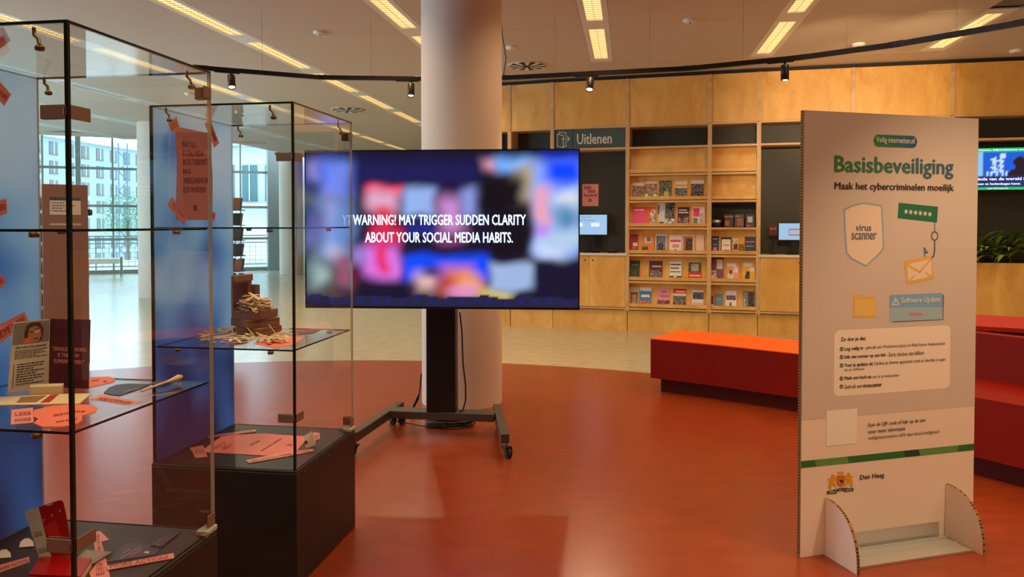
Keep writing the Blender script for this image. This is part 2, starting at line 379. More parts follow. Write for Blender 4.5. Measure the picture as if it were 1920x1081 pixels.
def make_fixture(lit):
    L = 1.52 / 2; w = 0.088; fr = []
    t = thing('ceiling_light', '', 'light', (0, 0, 0))
    b = MB()
    for s in (-1, 1): b.box(s * .147 - .0, -PU / 2, .0, s * w, PU / 2, .012, m_trimw)
    b.box(-w, -PU / 2, .0, w, -L, .012, m_trimw); b.box(-w, L, .0, w, PU / 2, .012, m_trimw)
    b.build('frame', t)
    MB().box(-w, -L, .014, w, L, .018, m_lamp if lit else m_lampoff).build('diffuser', t)
    b = MB(); lm = m_louvre if lit else m_louvregrey
    for i in range(1, 22): b.box(-w, -L + i * 1.52 / 22 - .001, .003, w, -L + i * 1.52 / 22 + .001, .011, lm)
    b.box(-.0015, -L, .002, .0015, L, .012, lm)
    b.box(-w, -L, 0, -w + .002, L, .014, lm); b.box(w - .002, -L, 0, w, L, .014, lm)
    tag(b.build('louvre', t), kind='stuff')
    return t
protos = {}
nthl = ['first', 'second', 'third', 'fourth', 'fifth', 'sixth', 'seventh', 'eighth', 'ninth', 'tenth', 'eleventh', 'twelfth', 'thirteenth', 'fourteenth', 'fifteenth', 'sixteenth', 'seventeenth', 'eighteenth']
cnt = {}
rowname = {-7: 'seventh row left of the column', -6: 'sixth row left of the column', -5: 'fifth row left of the column', -4: 'fourth row left of the column', -3: 'third row left of the column', -2: 'second row left of the column', -1: 'row just left of the column', 0: 'row just right of the column', 1: 'second row right of the column', 2: 'third row right of the column', 3: 'fourth row right of the column', 4: 'fifth row right of the column', 5: 'sixth row right of the column'}
ld = None
for p, vis, iu, iv in sorted(lamps, key=lambda a: a[0].y):
    lit = iv >= -3 and iu <= 6
    if vis:
        n = cnt.get(iv, 0); cnt[iv] = n + 1
        Mx = Matrix.Translation(p) @ Mt
        if lit not in protos:
            t = make_fixture(lit); protos[lit] = t
        else:
            src = protos[lit]; t = src.copy(); COL.objects.link(t)
            for ch in src.children: c = ch.copy(); COL.objects.link(c); c.parent = t
        t.matrix_world = Mx
        tag(t, '%s strip light, %s from the front, %s' % ('lit' if lit else 'unlit', nthl[min(n, 17)], rowname[iv]), 'light', 'louvred strip lights in the ceiling')
    if lit and (vis or (iv >= -2 and iu >= -5)):
        if ld is None:
            ld = bpy.data.lights.new('strip_lamp', 'AREA'); ld.shape = 'RECTANGLE'; ld.size = .17; ld.size_y = 1.5; ld.energy = STRIP_POWER; ld.color = STRIP_COLOR; ld.spread = math.radians(125)
        lo = bpy.data.objects.new('strip_lamp', ld); COL.objects.link(lo)
        lo.matrix_world = Matrix.Translation(p + Vector((0, 0, -.003))) @ Mt @ Matrix.Diagonal((1, 1, 1, 1))
        lo['kind'] = 'helper'
# raised bay along the windows
b = MB().prism([(EL.x, EL.y), (ER.x, ER.y), (f503.x, f503.y + .1), (fl_left.x, fl_left.y + .1)], 4.62, 4.75, m_trimw); struct(b.build('ceiling.001'))
b = MB(); nrm = Vector((-ed.y, ed.x, 0)).normalized() * .06
b.prism([(EL.x, EL.y), (ER.x, ER.y), (ER.x + nrm.x, ER.y + nrm.y), (EL.x + nrm.x, EL.y + nrm.y)], HC - .05, 4.62, m_wall); struct(b.build('trim_1'))
# enclosing walls
struct(MB().box(10.5, -7, 0, 10.7, 30, 4.75, m_wall).build('wall_right'))
struct(MB().box(XL - .2, -7.2, 0, 10.7, -7, 4.75, m_wall).build('wall_rear'))
struct(MB().box(XL - .2, -7, 0, XL, 1, HC, m_wall).box(XL - .2, 1, 0, XL, YL, .4, m_wall).box(XL - .2, -7, HC - .1, XL, YL, HC + .2, m_wall).box(fl_left.x - .2, YL, 0, XL, YL + .2, .4, m_wall).box(fl_left.x - .2, YL, HC - .1, XL, YL + .2, HC + .2, m_wall).build('wall_left'))
struct(MB().box(fl_left.x - .2, YL, 0, fl_left.x, fl_left.y, 4.75, m_wall).build('wall_left'))
g = MB(); y = 1.0  # unseen glazing added in the left wall to bring in more daylight
while y < YL + .1: g.box(XL - .12, y, .4, XL - .04, y + .08, HC - .1, m_mull); y += 2.0
x = XL - 1.5
while x > fl_left.x: g.box(x, YL + .04, .4, x + .08, YL + .12, HC - .1, m_mull); x -= 1.5
g.box(XL - .09, 1, .4, XL - .08, YL, HC - .1, m_window); g.box(fl_left.x, YL + .08, .4, XL, YL + .09, HC - .1, m_window); struct(g.build('window_added'))
yb = f503.y + .25
struct(MB().box(f503.x + .25, yb, 0, 10.5, yb + .2, 4.75, m_wall).build('wall_back'))
# window front
def fp(u, z, off=0.0): return FA + fd * u + fn_ * off + Vector((0, 0, z))
MF = Matrix(((fd.x, fn_.x, 0, FA.x), (fd.y, fn_.y, 0, FA.y), (0, 0, 1, 0), (0, 0, 0, 1)))
wtop = 4.62; uR = fu(503)
b = MB(); b.box(-9, -.02, 0, uR, .12, .12, m_mull, MF); struct(b.build('baseboard_back'))
b = MB(); b.box(-9, .13, 0, uR + .4, .3, .0, m_mull, MF)
pitch = (fu(213.5) - fu(82.5)) / 2
hz = [1.557 + (420 - y) / FPX * 24.0 for y in (316, 385.5, 448)] 
us = []; u = fu(149) - pitch * 12
while u < uR - .2: us.append(u); u += pitch
us = [u for u in us if u > -8.8] 
win = bpy.data.objects.new('window_1', None); COL.objects.link(win); win.matrix_world = MF; WM['window_1'] = MF.copy(); struct(win)
i149 = min(range(len(us)), key=lambda i: abs(us[i] - fu(149)))
for i, u in enumerate(us):
    w = .14 if (i - i149) % 3 == 0 else .05
    MB().box(u - w / 2, -.05, .12, u + w / 2, .07, wtop, m_mull).build('mullion', win)
for z in hz: MB().box(-9, -.035, z - .04, uR, .05, z + .04, m_mull).build('transom', win)
MB().box(-9, .0, .12, uR, .01, wtop, m_window).build('pane', win)
MB().box(uR - .02, -.25, 0, uR + .55, .3, 4.62, m_mull).build('end_post', win)
# columns
def column(px, d, r, n, name='column', h=HC):
    p = aty(px, 420, d); o = MB().lathe([(r, 0), (r, h)], m_column, 64).build(name); o.location = (p.x, p.y, 0); struct(o); return o
cn = column(866, 6.66, .351, 0, h=HC + .02); tag(cn, 'thick round plastered column behind the television')
seam = MB().box(-.004, -.004, 0, .004, .004, HC - .03, m_white); 
column(293, 16.3, .36, 1, 'column.001'); column(546, 23.9, .36, 2, 'column.002')

# ================================================================ OUTSIDE THE WINDOWS
MO = MF.copy()
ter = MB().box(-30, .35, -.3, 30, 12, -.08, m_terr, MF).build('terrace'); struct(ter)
b = thing('railing', 'grey terrace railing with wire mesh outside the windows', 'railing', (0, 0, 0), M=MF)
for i in range(-12, 12): MB().box(i * 1.5 - .02, 2.5, -.08, i * 1.5 + .02, 2.54, 1.15, m_mull).build('post', b)
for z in (1.15, 1.02, .9, .1): MB().box(-18, 2.49, z - .02, 18, 2.55, z + .02, m_mull).build('rail', b)
g = MB()
for i in range(-90, 91): g.box(i * .2 - .006, 2.51, .12, i * .2 + .006, 2.52, .9, m_mull)
for i in range(4): g.box(-18, 2.505, .25 + i * .16, 18, 2.515, .262 + i * .16, m_mull)
tag(g.build('wire_mesh', b), kind='stuff')
bench_d = fu(228)
t = thing('window_bench', 'low white bench standing in front of the tall windows', 'bench', (0, 0, 0), M=MF)
MB().box(bench_d - 3.4, -1.0, .36, bench_d, -.45, .52, m_trimw, b=.01).build('seat', t)
for x in (bench_d - 3.3, bench_d - .9, bench_d + .02):
    for y in (-.98, -.5): MB().box(x, y, 0, x + .04, y + .04, .56 if x > bench_d else .36, m_mull).build('leg', t)

def far_building(name, label, P0, P1, z0, z1, mf, depth=12):
    P0 = Vector(P0); P1 = Vector(P1); e = (P1 - P0).normalized()
    M = Matrix(((e.x, -e.y, 0, P0.x), (e.y, e.x, 0, P0.y), (0, 0, 1, 0), (0, 0, 0, 1)))
    t = thing(name, label, 'building', (0, 0, 0), M=M)
    L = (P1 - P0).length
    MB().box(0, 0, z0, L, depth, z1, mf).build('facade', t)
    return t, L
# office block: rows of paired windows
DB = 95.0
def bz(py, d): return CAMH + (420 - py) / FPX * d
pA = aty(40, 420, 80); pB = aty(290, 420, 104); pA.z = pB.z = 0
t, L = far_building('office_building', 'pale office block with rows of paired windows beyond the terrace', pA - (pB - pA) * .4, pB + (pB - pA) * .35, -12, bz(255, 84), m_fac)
MB().box(-.3, -.5, bz(255, 84) - .1, L + .3, 12.3, bz(255, 84) + .5, m_facframe).build('roof_edge', t)
wp = None; npair = 16; pw = L / npair
for r in range(7):
    zt = bz(265, 84) - r * 2.12
    for c in range(npair):
        x = (c + .5) * pw
        if wp is None:
            g = MB(); W2 = .66
            g.box(-W2, -.05, -1.35, W2, .02, .05, m_brick)
            g.box(-W2 + .06, -.07, -1.25, -.06, -.04, 0, m_facwin); g.box(.06, -.07, -1.25, W2 - .06, -.04, 0, m_facwin)
            g.box(-.06, -.12, -1.3, .06, -.02, .05, m_facframe); g.box(-W2 - .03, -.12, -1.42, W2 + .03, -.02, -1.33, m_brick)
            wp = g.build('window', t); wp.location = (x, 0, zt)
        else: share(wp, 'window', t, Matrix.Translation((x, 0, zt)))
cr = thing('lattice_mast', 'blue lattice mast standing before the office block', 'mast', aty(232, 420, 78) * 1.0)
cr.location.z = 0; WM[cr.name] = Matrix.Translation((cr.location.x, cr.location.y, 0))
g = MB()
for sx in (-.45, .45): g.box(sx - .05, -.05, -10, sx + .05, .05, bz(268, 78), m_crane)
k = 0; z = -10
while z < bz(268, 78) - 1:
    g.tube([(-.45, 0, z), (.45, 0, z + 1)] if k % 2 else [(.45, 0, z), (-.45, 0, z + 1)], .05, m_crane, 4); z += 1; k += 1
g.build('lattice', cr)
# white block with teal strips
pA = aty(425, 420, 53); pB = aty(530, 420, 53.4); pA.z = pB.z = 0
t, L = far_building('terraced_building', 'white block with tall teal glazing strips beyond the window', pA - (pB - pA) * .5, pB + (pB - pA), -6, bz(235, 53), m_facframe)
strip = None; x = .4
while x < L - 1:
    z1_ = bz(309, 53); z0_ = bz(376, 53)
    if strip is None: strip = MB().box(-.5, -.12, z0_, .5, .02, z1_, m_teal).box(-.04, -.2, z0_, .04, 0, z1_, m_facframe).build('window', t); strip.location = (x, 0, 0)
    else: share(strip, 'window', t, Matrix.Translation((x, 0, 0)))
    x += 1.55
MB().box(0, -1.2, bz(384, 53) - .15, L, 0, bz(384, 53) + .1, m_facframe).build('balcony_slab', t)
MB().box(0, -1.2, bz(276, 53), L, 0, bz(272, 53), m_mull).build('canopy_edge', t)
# tree
tp = aty(238, 420, 48); tp.z = 0
t = thing('street_tree', 'light green tree between the terrace and the office block', 'tree', (tp.x, tp.y, -9))
MB().tube([(0, 0, 0), (.05, 0, 5), (0, .1, 10.9)], [.22, .16, .08], m_bark, 8).build('trunk', t)
g = MB()
for i in range(2600):
    a = random.uniform(0, 2 * math.pi); rr = random.random() ** .4; ph = random.uniform(-1, 1)
    x = 1.65 * rr * math.cos(a) * math.sqrt(1 - ph * ph) ; y = 1.65 * rr * math.sin(a) * math.sqrt(1 - ph * ph); z = 11.0 + 1.75 * rr * ph
    q = Matrix.Translation((x, y, z)) @ Matrix.Rotation(random.uniform(0, 6), 4, 'Z') @ Matrix.Rotation(random.uniform(-1, 1), 4, 'X')
    g.add([(-.07, 0, 0), (0, -.04, .01), (.08, 0, 0), (0, .04, .01)], [(0, 1, 2, 3)], m_tree, q)
tag(g.build('foliage', t), kind='stuff')

# ================================================================ CURVED PLYWOOD WALL
ZR = [.33, .72, 1.11, 1.50, 1.885, 2.275, 2.665, 2.98]
DEP = .36
class Bay: pass
bays = []
for i in range(len(WPT) - 1):
    B = Bay(); a, c = WPT[i], WPT[i + 1]; e = (c - a).normalized(); B.L = (c - a).length; B.e = e; B.p = a
    B.M = Matrix(((e.x, -e.y, 0, a.x), (e.y, e.x, 0, a.y), (0, 0, 1, 0), (0, 0, 0, 1))); B.n = Vector((-e.y, e.x, 0)); bays.append(B)
TH = .028
baylabel = ['narrow plywood wall bay beside the round column', 'plywood wall bay with small dark niche left of the sign', 'plywood wall bay with dark alcove, white counter and sign board',
    'wide plywood magazine rack with six sloped shelves', 'narrow plywood magazine rack with one dark open shelf', 'plywood wall bay with dark alcove right of the magazine racks',
    'plywood wall bay hidden behind the tall white board', 'plywood wall bay with green news screen and planter', 'plywood wall bay at the far right end']
catn = ['wall_unit', 'wall_unit', 'wall_unit', 'magazine_rack', 'magazine_rack', 'wall_unit', 'wall_unit', 'wall_unit', 'wall_unit']
TILT = math.radians(16)
for i, B in enumerate(bays):
    t = thing(catn[i], baylabel[i], 'shelf' if catn[i] == 'magazine_rack' else 'wall unit', (0, 0, 0), M=B.M, group='plywood wall bays'); B.t = t
    L = B.L
    for x in (0, L - TH): MB().box(x, 0, ZR[0] - .03, x + TH, DEP, ZR[7], m_ply2).build('side_panel', t)
    MB().box(0.005, .05, 0, L - .005, DEP, ZR[0] - .03, m_ply).build('plinth', t)
    MB().box(0.004, .0, ZR[7] + .004, L - .004, .02, 3.665, m_ply, b=.003).build('upper_panel', t)
    MB().box(0, .03, 3.6, L, .06, HC, m_gap).build('reveal_strip', t)
    MB().box(TH, DEP - .02, ZR[0], L - TH, DEP, ZR[7], m_dark if i not in (3, 4) else m_dark).build('back_panel', t)
    MB().box(L - .024, -.014, ZR[7] + .004, L + .024, .004, 3.665, m_ply2).build('panel_batten', t)
    def board(z, m=m_ply2, y0=0.0): return MB().box(TH, y0, z - TH / 2, L - TH, DEP - .02, z + TH / 2, m).build('shelf', t)
    board(ZR[7]); board(ZR[6]); board(ZR[0])
    if i in (3, 4):
        for r in range(1, 6): board(ZR[r])
        for r in range(6):
            if i == 4 and r == 3: continue
            z0 = ZR[r] + TH / 2; h = ZR[r + 1] - ZR[r] - TH
            MB().box(TH, .012, z0 + .012, L - TH, .03, z0 + .062, m_ply).build('shelf_lip', t)
            Mr = Matrix.Translation((0, .05, z0 + .012)) @ Matrix.Rotation(-TILT, 4, 'X')
            MB().box(TH, 0, 0, L - TH, .012, (h - .014) / math.cos(TILT), m_ply, Mr).build('display_board', t)
    elif i == 7:
        MB().box(TH, -.004, ZR[0] - .02, L - TH, .016, ZR[2] - .055, m_ply, b=.002).build('trough_front', t)
        MB().box(TH, .016, ZR[2] - .14, L - TH, DEP - .02, ZR[2] - .11, m_ply2).build('trough_floor', t)
    else:
        MB().box(-.0, -.02, ZR[2] - .01, L, DEP - .02, ZR[2] + .025, m_counter, b=.004).build('counter_top', t)
        n = 2 if L < 1.3 else 2
        for k in range(n):
            w = (L - 2 * TH) / n
            d = MB().box(TH + k * w + .002, -.001, ZR[0] + .02, TH + (k + 1) * w - .002, .018, ZR[2] - .014, m_ply, b=.002).build('door', t)
            MB().tube([(TH + k * w + (.06 if k else w - .06), -.004, ZR[2] - .08), (TH + k * w + (.06 if k else w - .06), .0, ZR[2] - .08)], .012, m_gap, 12).build('finger_hole', d)
def bayz(i, py): 
    B = bays[i]; return bz(py, FD[i][1])
def bayx(i, px, back=0.0):
    B = bays[i]; h = hit(px, 420, B.p + B.n * back, B.n); return (h - B.p - B.n * back).dot(B.e)
# sign board
B = bays[2]; t = thing('sign_board', 'grey green sign board reading Uitlenen above the counter', 'sign', (0, 0, 0), M=B.M)
MB().box(TH + .003, .03, ZR[6] + .016, B.L - TH - .003, .05, ZR[7] - .016, m_sign).build('board', t)
xs = bayx(2, 1073); MB().box(xs - .003, .027, ZR[6] + .016, xs + .003, .031, ZR[7] - .016, m_gap).build('joint', t)
g = MB(); text(g, 'Uitlenen', bayx(2, 1081), 2.74, bayx(2, 1146), 2.895, m_signtext, Matrix.Translation((0, .028, 0)) @ FLAT, bold=.012); g.build('lettering', t)
g = MB(); x0 = bayx(2, 1044); w = .12; MS = Matrix.Translation((0, .028, 0)) @ FLAT
def line(g, pts, w, m, M, closed=False):
    n = len(pts)
    for i in range(n if closed else n - 1):
        a = Vector((*pts[i], 0)); c = Vector((*pts[(i + 1) % n], 0)); d = (c - a).normalized(); q = Vector((-d.y, d.x, 0)) * w / 2; e = d * w * .4
        g.add([a - q - e, c - q + e, c + q + e, a + q - e], [(0, 1, 2, 3)], m, M)
line(g, [(x0, 2.72), (x0, 2.90), (x0 + .09, 2.88), (x0 + .09, 2.70)], .009, m_signtext, MS, True)
line(g, [(x0 + .02, 2.90), (x0 + .03, 2.93), (x0 + .13, 2.92), (x0 + .13, 2.86)], .009, m_signtext, MS)
line(g, [(x0 + .13, 2.79), (x0 + .13, 2.72), (x0 + .09, 2.71)], .009, m_signtext, MS)
line(g, [(x0 + .07, 2.825), (x0 + .18, 2.825)], .009, m_signtext, MS); line(g, [(x0 + .15, 2.86), (x0 + .185, 2.825), (x0 + .15, 2.79)], .009, m_signtext, MS)
g.build('book_icon', t)

# ---------------------------------------------------------------- magazines and leaflets
def C(s): return lin(tuple(int(s[i:i + 2], 16) / 255 for i in (0, 2, 4)))
def cover_fn(base, patches, seed):
    rnd = random.Random(seed); base = C(base); ps = [(a, b, c, d, C(e), (len(q) and q[0]) or 0) for a, b, c, d, e, *q in patches]
    cache = {}
    def fn(u, v):
        k = (round(u, 3), round(v, 3))
        if k in cache: return cache[k]
        col = base; n = 0
        for a, b, c, d, e, nz in ps:
            if a <= u <= c and b <= v <= d: col = e; n = nz
        if n: f = 1 + rnd.uniform(-n, n); h = rnd.uniform(-n, n) * .12; col = tuple(max(0, min(1, x * f + h)) for x in col)
        cache[k] = tuple(col); return cache[k]
    return fn
items = [  # bay, row, x0, x1 px, height px, base colour, patches, label
 (3,4,1184.5,1207,26,'e8e0d8',[(0,.12,1,.82,'8a6a62',.8),(.05,.0,.5,.12,'3f8f5a')],'booklet with group photo and white foot, first on the top filled rack shelf'),
 (3,4,1208.5,1231,28,'ece4da',[(0,.3,1,.85,'a07860',.8),(.3,.2,.7,.32,'3f8f5a')],'booklet with tabletop photo and green tab, second on the top filled rack shelf'),
 (3,4,1235,1258.5,29,'e6e0d2',[(0,.2,1,1,'5c6a50',.8),(.45,.2,.75,.45,'c8b84a',.2)],'booklet with outdoor photo and yellow figure, third on the top filled rack shelf'),
 (3,4,1265,1288,28,'e8e2d6',[(0,.66,1,.8,'e0a030'),(0,.1,1,.6,'6e6a70',.8)],'booklet with yellow band over grey photo, fourth on the top filled rack shelf'),
 (3,4,1295,1319,29,'e8e0da',[(0,.1,1,.82,'5e4a4a',.9),(0,0,.4,.12,'3f8f5a')],'booklet with dark crowd photo, rightmost on the top filled rack shelf'),
 (3,3,1184.5,1228,30,'f04a86',[(.55,0,1,1,'f0603c',.15),(.78,0,1,.9,'d8c8b0',.7),(.06,.82,.5,.86,'ffffff')],'wide pink and orange leaflet with figures'),
 (3,3,1233,1264,39,'d8d4cc',[(.4,.3,1,1,'5a6058',.7),(.4,.05,1,.3,'c4c4bc',.9),(.05,.08,.38,.2,'303030',.6),(0,.5,.1,.9,'404040',.5)],'tall black and white newspaper style magazine'),
 (3,3,1270.5,1292,29,'4a1c30',[(.1,.1,.95,.5,'8a7070',.9),(.1,.66,.9,.72,'e8d8d8'),(.1,.8,.8,.86,'e8d8d8')],'maroon leaflet with white headings between newspaper and pink circle leaflet'),
 (3,3,1298,1321,29,'ecdcd4',[(.05,.5,.55,.95,'e83c74'),(.05,0,.45,.45,'6a8a78',.4),(.6,.2,.9,.7,'c8b0b0',.3)],'white leaflet with pink circle and green figure'),
 (4,3,1358.5,1375,24,'46302a',[(.1,.1,.6,.5,'b85a2c',.5),(0,.75,1,.9,'8a8078',.5)],'dark booklet with orange photo on the black shelf, left of two look-alikes'),
 (4,3,1377.5,1394.5,24,'5a4238',[(.3,.1,.9,.6,'8a5a48',.5),(0,.8,.6,.9,'a89888',.4)],'dark brown booklet in the middle of the black shelf'),
 (4,3,1398,1415,24,'3a2a40',[(.25,.4,.75,.8,'b8b0b8',.6),(.1,.05,.6,.2,'b02c50',.3)],'dark purple booklet with pale square on the black shelf'),
 (3,2,1175,1196,28,'a81c44',[(.35,.4,.9,.55,'f0d8dc'),(.3,.25,.8,.3,'d88898')],'plain crimson booklet, first in the third filled row'),
 (3,2,1204,1226,28,'f07c3c',[(.25,.55,.8,.9,'e0dcd4'),(.35,.6,.7,.85,'708088',.3),(.0,0,.5,.35,'504848',.5)],'orange leaflet with pale oval and seated man'),
 (3,2,1228.5,1249.5,28,'e6e0d8',[(.08,.08,.92,.92,'68788c',.5),(.3,.2,.7,.55,'38404c',.5)],'white bordered leaflet with blue grey photo'),
 (3,2,1255,1278,27,'ece0dc',[(.1,.6,.9,.72,'d04870',.3),(.2,.3,.8,.5,'d89098',.3),(.4,.1,.6,.25,'6a6a90')],'white leaflet with pink heading in the third filled row'),
 (3,2,1279,1301,27,'e8e2da',[(.07,.07,.93,.93,'c0703c',.2),(.3,.07,.85,.8,'4a3838',.5),(.07,.07,.93,.2,'3c6a3c')],'white bordered leaflet with orange picture of a seated person'),
 (3,2,1305,1320,27,'e4c4ac',[(.1,.6,.9,.65,'c07a68'),(.1,.3,.9,.34,'c07a68')],'pale peach leaflet at the end of the third filled row'),
 (4,2,1327,1348,26,'283c64',[(.15,.8,.8,.88,'c8d0dc'),(.25,.5,.7,.56,'8898b0'),(.25,.05,.7,.35,'e87890',.1),(0,0,.2,.12,'e8e8e8')],'navy booklet with pink label on the narrow rack'),
 (4,2,1352,1371.5,24,'2e3440',[(.1,.0,.9,.88,'ece4d8'),(.2,.5,.8,.56,'c06040'),(.2,.2,.8,.26,'c06040')],'dark booklet with big white panel on the narrow rack'),
 (4,2,1374,1396,27,'e0a838',[(0,.3,.45,.9,'d8c8b0',.5),(.5,.1,1,.55,'8a6030',.5),(.05,.25,.4,.55,'503828',.3)],'yellow booklet with portraits on the narrow rack'),
 (4,2,1397.5,1418,25,'302c44',[(.1,.7,.9,.76,'c87890'),(.1,.45,.8,.5,'8890c0'),(.0,0,1,.2,'602038')],'dark violet booklet at the end of the narrow rack row'),
 (3,1,1177,1199,29,'28382c',[(.15,.75,.85,.82,'70887c'),(.15,.2,.7,.5,'385044',.2)],'dark green booklet, first in the fourth filled row'),
 (3,1,1217,1241.5,29,'5c2436',[(.05,.05,.95,.52,'7a6c68',.9),(.2,.7,.9,.78,'e0c8cc')],'maroon booklet with grey photo in the fourth filled row'),
 (3,1,1255.5,1278,28,'e8e4d8',[(.05,.8,.9,.86,'303030'),(.05,.65,.8,.7,'303030'),(.05,.42,.95,.52,'4c9050'),(0,0,.38,.25,'305048'),(.6,0,1,.25,'305048')],'white booklet with black heading and green line'),
 (3,1,1291,1315,29,'b8b8a0',[(0,.45,1,.95,'5a5040',.7),(.2,.5,.8,.9,'b0a890',.3),(0,0,1,.42,'d82c28'),(.1,.25,.9,.3,'f4d8d0'),(.1,.08,.9,.14,'f4d8d0')],'booklet with red lower half under a greenish photo'),
 (4,1,1326,1357,40,'7c5068',[(.45,.5,.95,.85,'e8e0dc'),(0,0,.4,.45,'c8bcb8',.7),(0,0,.95,.06,'e8e0dc'),(.45,.1,.9,.3,'8c4468',.2)],'large purple magazine with white speech bubble'),
 (4,1,1363.5,1386,27,'f0a080',[(0,.82,.8,1,'ece4e0'),(.55,.5,.95,.8,'f0dcd8'),(.1,.1,.6,.45,'d8ccc4',.3),(.2,.45,.45,.6,'5c3c30')],'peach leaflet with child in white'),
 (4,1,1392.5,1417,28,'ecb42c',[(.1,.82,.8,1,'ece4e0'),(.6,.55,.95,.78,'f4e0d8'),(.25,.0,.6,.4,'3c3c40',.2),(.32,.4,.55,.55,'3a2a24')],'yellow leaflet with suited figure'),
 (3,0,1175.5,1197,29,'dcd0c4',[(.08,.08,.9,.72,'7a5a3c',.7),(.3,.15,.7,.6,'c09878',.4)],'white leaflet with photo of raised hands in the lowest row'),
 (3,0,1199,1221,29,'3c84c0',[(0,.82,1,1,'f0ece4'),(.15,.5,.85,.6,'f0f0f0',.2),(.1,.1,.9,.32,'e06040',.7)],'blue booklet with white top edge in the lowest row'),
 (3,0,1233,1256,28,'e0949c',[(0,.05,1,.38,'8a4858',.8),(.2,.55,.9,.62,'b03c54'),(.3,.78,.7,.9,'c07080',.3)],'pink booklet with crowd at foot in the lowest row'),
 (3,0,1262.5,1286.5,28,'e4e0d8',[(0,.72,1,1,'d82c2c'),(.2,.8,.9,.86,'f0dcd8'),(.0,.12,1,.6,'70685c',.8)],'booklet with red heading over grey photo in the lowest row'),
 (3,0,1298,1319.5,26,'e4dcd4',[(.05,.5,1,.85,'54505c',.5),(.1,.2,.9,.3,'d8b0b0')],'white booklet with grey landscape photo at end of the lowest row'),
 (4,0,1324,1341,20,'c8b8b4',[(0,.3,.6,.85,'583848',.6),(.65,.2,1,1,'d83c3c',.1),(0,0,.7,.3,'e8dcd8')],'small booklet with dark photo and red strip'),
 (4,0,1342,1356,20,'5890a0',[(.2,.6,.8,.7,'a8c8d0')],'small plain teal booklet'),
 (4,0,1361,1382,27,'e8e0dc',[(.05,.5,.95,.75,'70506c',.6),(.0,0,1,.2,'6a9c50',.3),(.35,.2,.6,.35,'4c9050')],'white booklet with purple photo and green foot'),
 (4,0,1394,1416.5,27,'7c8880',[(.4,.1,.95,.95,'483c38',.5),(.05,.05,.2,.9,'a8a8a0',.6),(.05,.6,.2,.75,'d86c30')],'grey green magazine with dark portrait'),
]
for k, (bi, r, xa, xb, hpx, base, patches, lab) in enumerate(items):
    B = bays[bi]; z0 = ZR[r] + TH / 2; open_shelf = (bi == 4 and r == 3)
    yb_ = .10 if open_shelf else .043
    x0 = bayx(bi, xa, yb_); x1 = bayx(bi, xb, yb_); d = (FD[bi][1] + FD[bi + 1][1]) / 2; h = (hpx + 2) * d / FPX
    if not open_shelf: h += .055
    x0 = max(x0, TH + .003); x1 = min(x1, B.L - TH - .003)
    tl = TILT + .03
    M = B.M @ Matrix.Translation((x0, yb_ - .009, z0 + .004 + (.0 if open_shelf else .010))) @ Matrix.Rotation(-tl, 4, 'X')
    cat = 'magazine' if 'magazine' in lab else ('leaflet' if 'leaflet' in lab else 'booklet')
    t = thing(cat, lab, cat, (0, 0, 0), M=M, group='printed matter on the plywood racks')
    paint('cover', x1 - x0, h, 14, 16, cover_fn(base, patches, k), m_print, Matrix.Translation((0, 0, 0)) @ FLAT, t, t=.003)
# jar on the dark shelf
B = bays[4]; jx = bayx(4, 1344, .15)
t = thing('canister', 'small black canister with silver lid on the dark rack shelf', 'canister', (0, 0, 0), M=B.M @ Matrix.Translation((jx, .13, ZR[3] + TH / 2)))
MB().lathe([(0, 0), (.06, 0), (.072, .03), (.06, .07), (0, .07)], m_black, 20).build('body', t); MB().lathe([(.061, .07), (.062, .10), (.045, .11), (0, .11)], m_alu, 20).build('lid', t)
# poster bieb bieb hoera!
B = bays[2]; xa = bayx(2, 1092, DEP - .02); xb = bayx(2, 1122, DEP - .02); dd = 11.6
za = bz(386, dd); zb = bz(345, dd)
t = thing('small_poster', 'small pink poster with red words on the dark alcove wall', 'poster', (0, 0, 0), M=B.M @ Matrix.Translation((xa, DEP - .023, za)))
w = xb - xa; h = zb - za; MB().box(0, 0, 0, w, .002, h, m_tape).build('sheet', t)
g = MB(); MP = Matrix.Translation((0, -.0015, 0)) @ FLAT
text(g, 'bieb', .1 * w, .76 * h, .55 * w, .96 * h, m_redink, MP, bold=.03); text(g, 'bieb', .35 * w, .60 * h, .8 * w, .78 * h, m_redink, MP, bold=.03); text(g, 'hoera!', .1 * w, .42 * h, .95 * w, .6 * h, m_redink, MP, bold=.03)
text(g, 'B', .4 * w, .2 * h, .6 * w, .34 * h, m_redink, MP, bold=.04); g.build('lettering', t)

def ui_screen(name, label, bi, xa, xb, ya, yb_, back, rows, parts=()):
    B = bays[bi]; x0 = bayx(bi, xa, back); x1 = bayx(bi, xb, back); d = (FD[bi][1] + FD[bi + 1][1]) / 2 + back
    z0 = bz(yb_, d); z1 = bz(ya, d)
    t = thing(name, label, 'screen', (0, 0, 0), M=B.M @ Matrix.Translation((x0, back, z0)))
    w = x1 - x0; h = z1 - z0
    MB().box(-.012, .003, -.014, w + .012, .035, h + .012, m_black, b=.003).build('housing', t)
    MB().box(w * .42, .035, -.02, w * .58, .07, h * .6, m_black).build('stand', t)
    foot = z0 - ZR[2] - .025
    if 0 < foot < .5: MB().box(w * .4, .04, -foot, w * .6, .06, -.02, m_black).box(w * .25, -.02, -foot, w * .75, .12, -foot + .01, m_black).build('foot', t)
    paint('picture', w, h, 40, 26, rows, m_screen, FLAT, t, back=m_black, t=.002)
    return t, w, h
def ui1(u, v):
    c = (.30, .50, .72)
    if .08 < u < .22 and .42 < v < .58: c = (.75, .85, .95)
    if .48 < u < .76 and .4 < v < .6: c = (.7, .8, .92)
    return c
t, w, h = ui_screen('checkout_monitor', 'pale blue checkout monitor in the alcove beside the television', 2, 1080, 1138, 402, 439, .17, ui1)
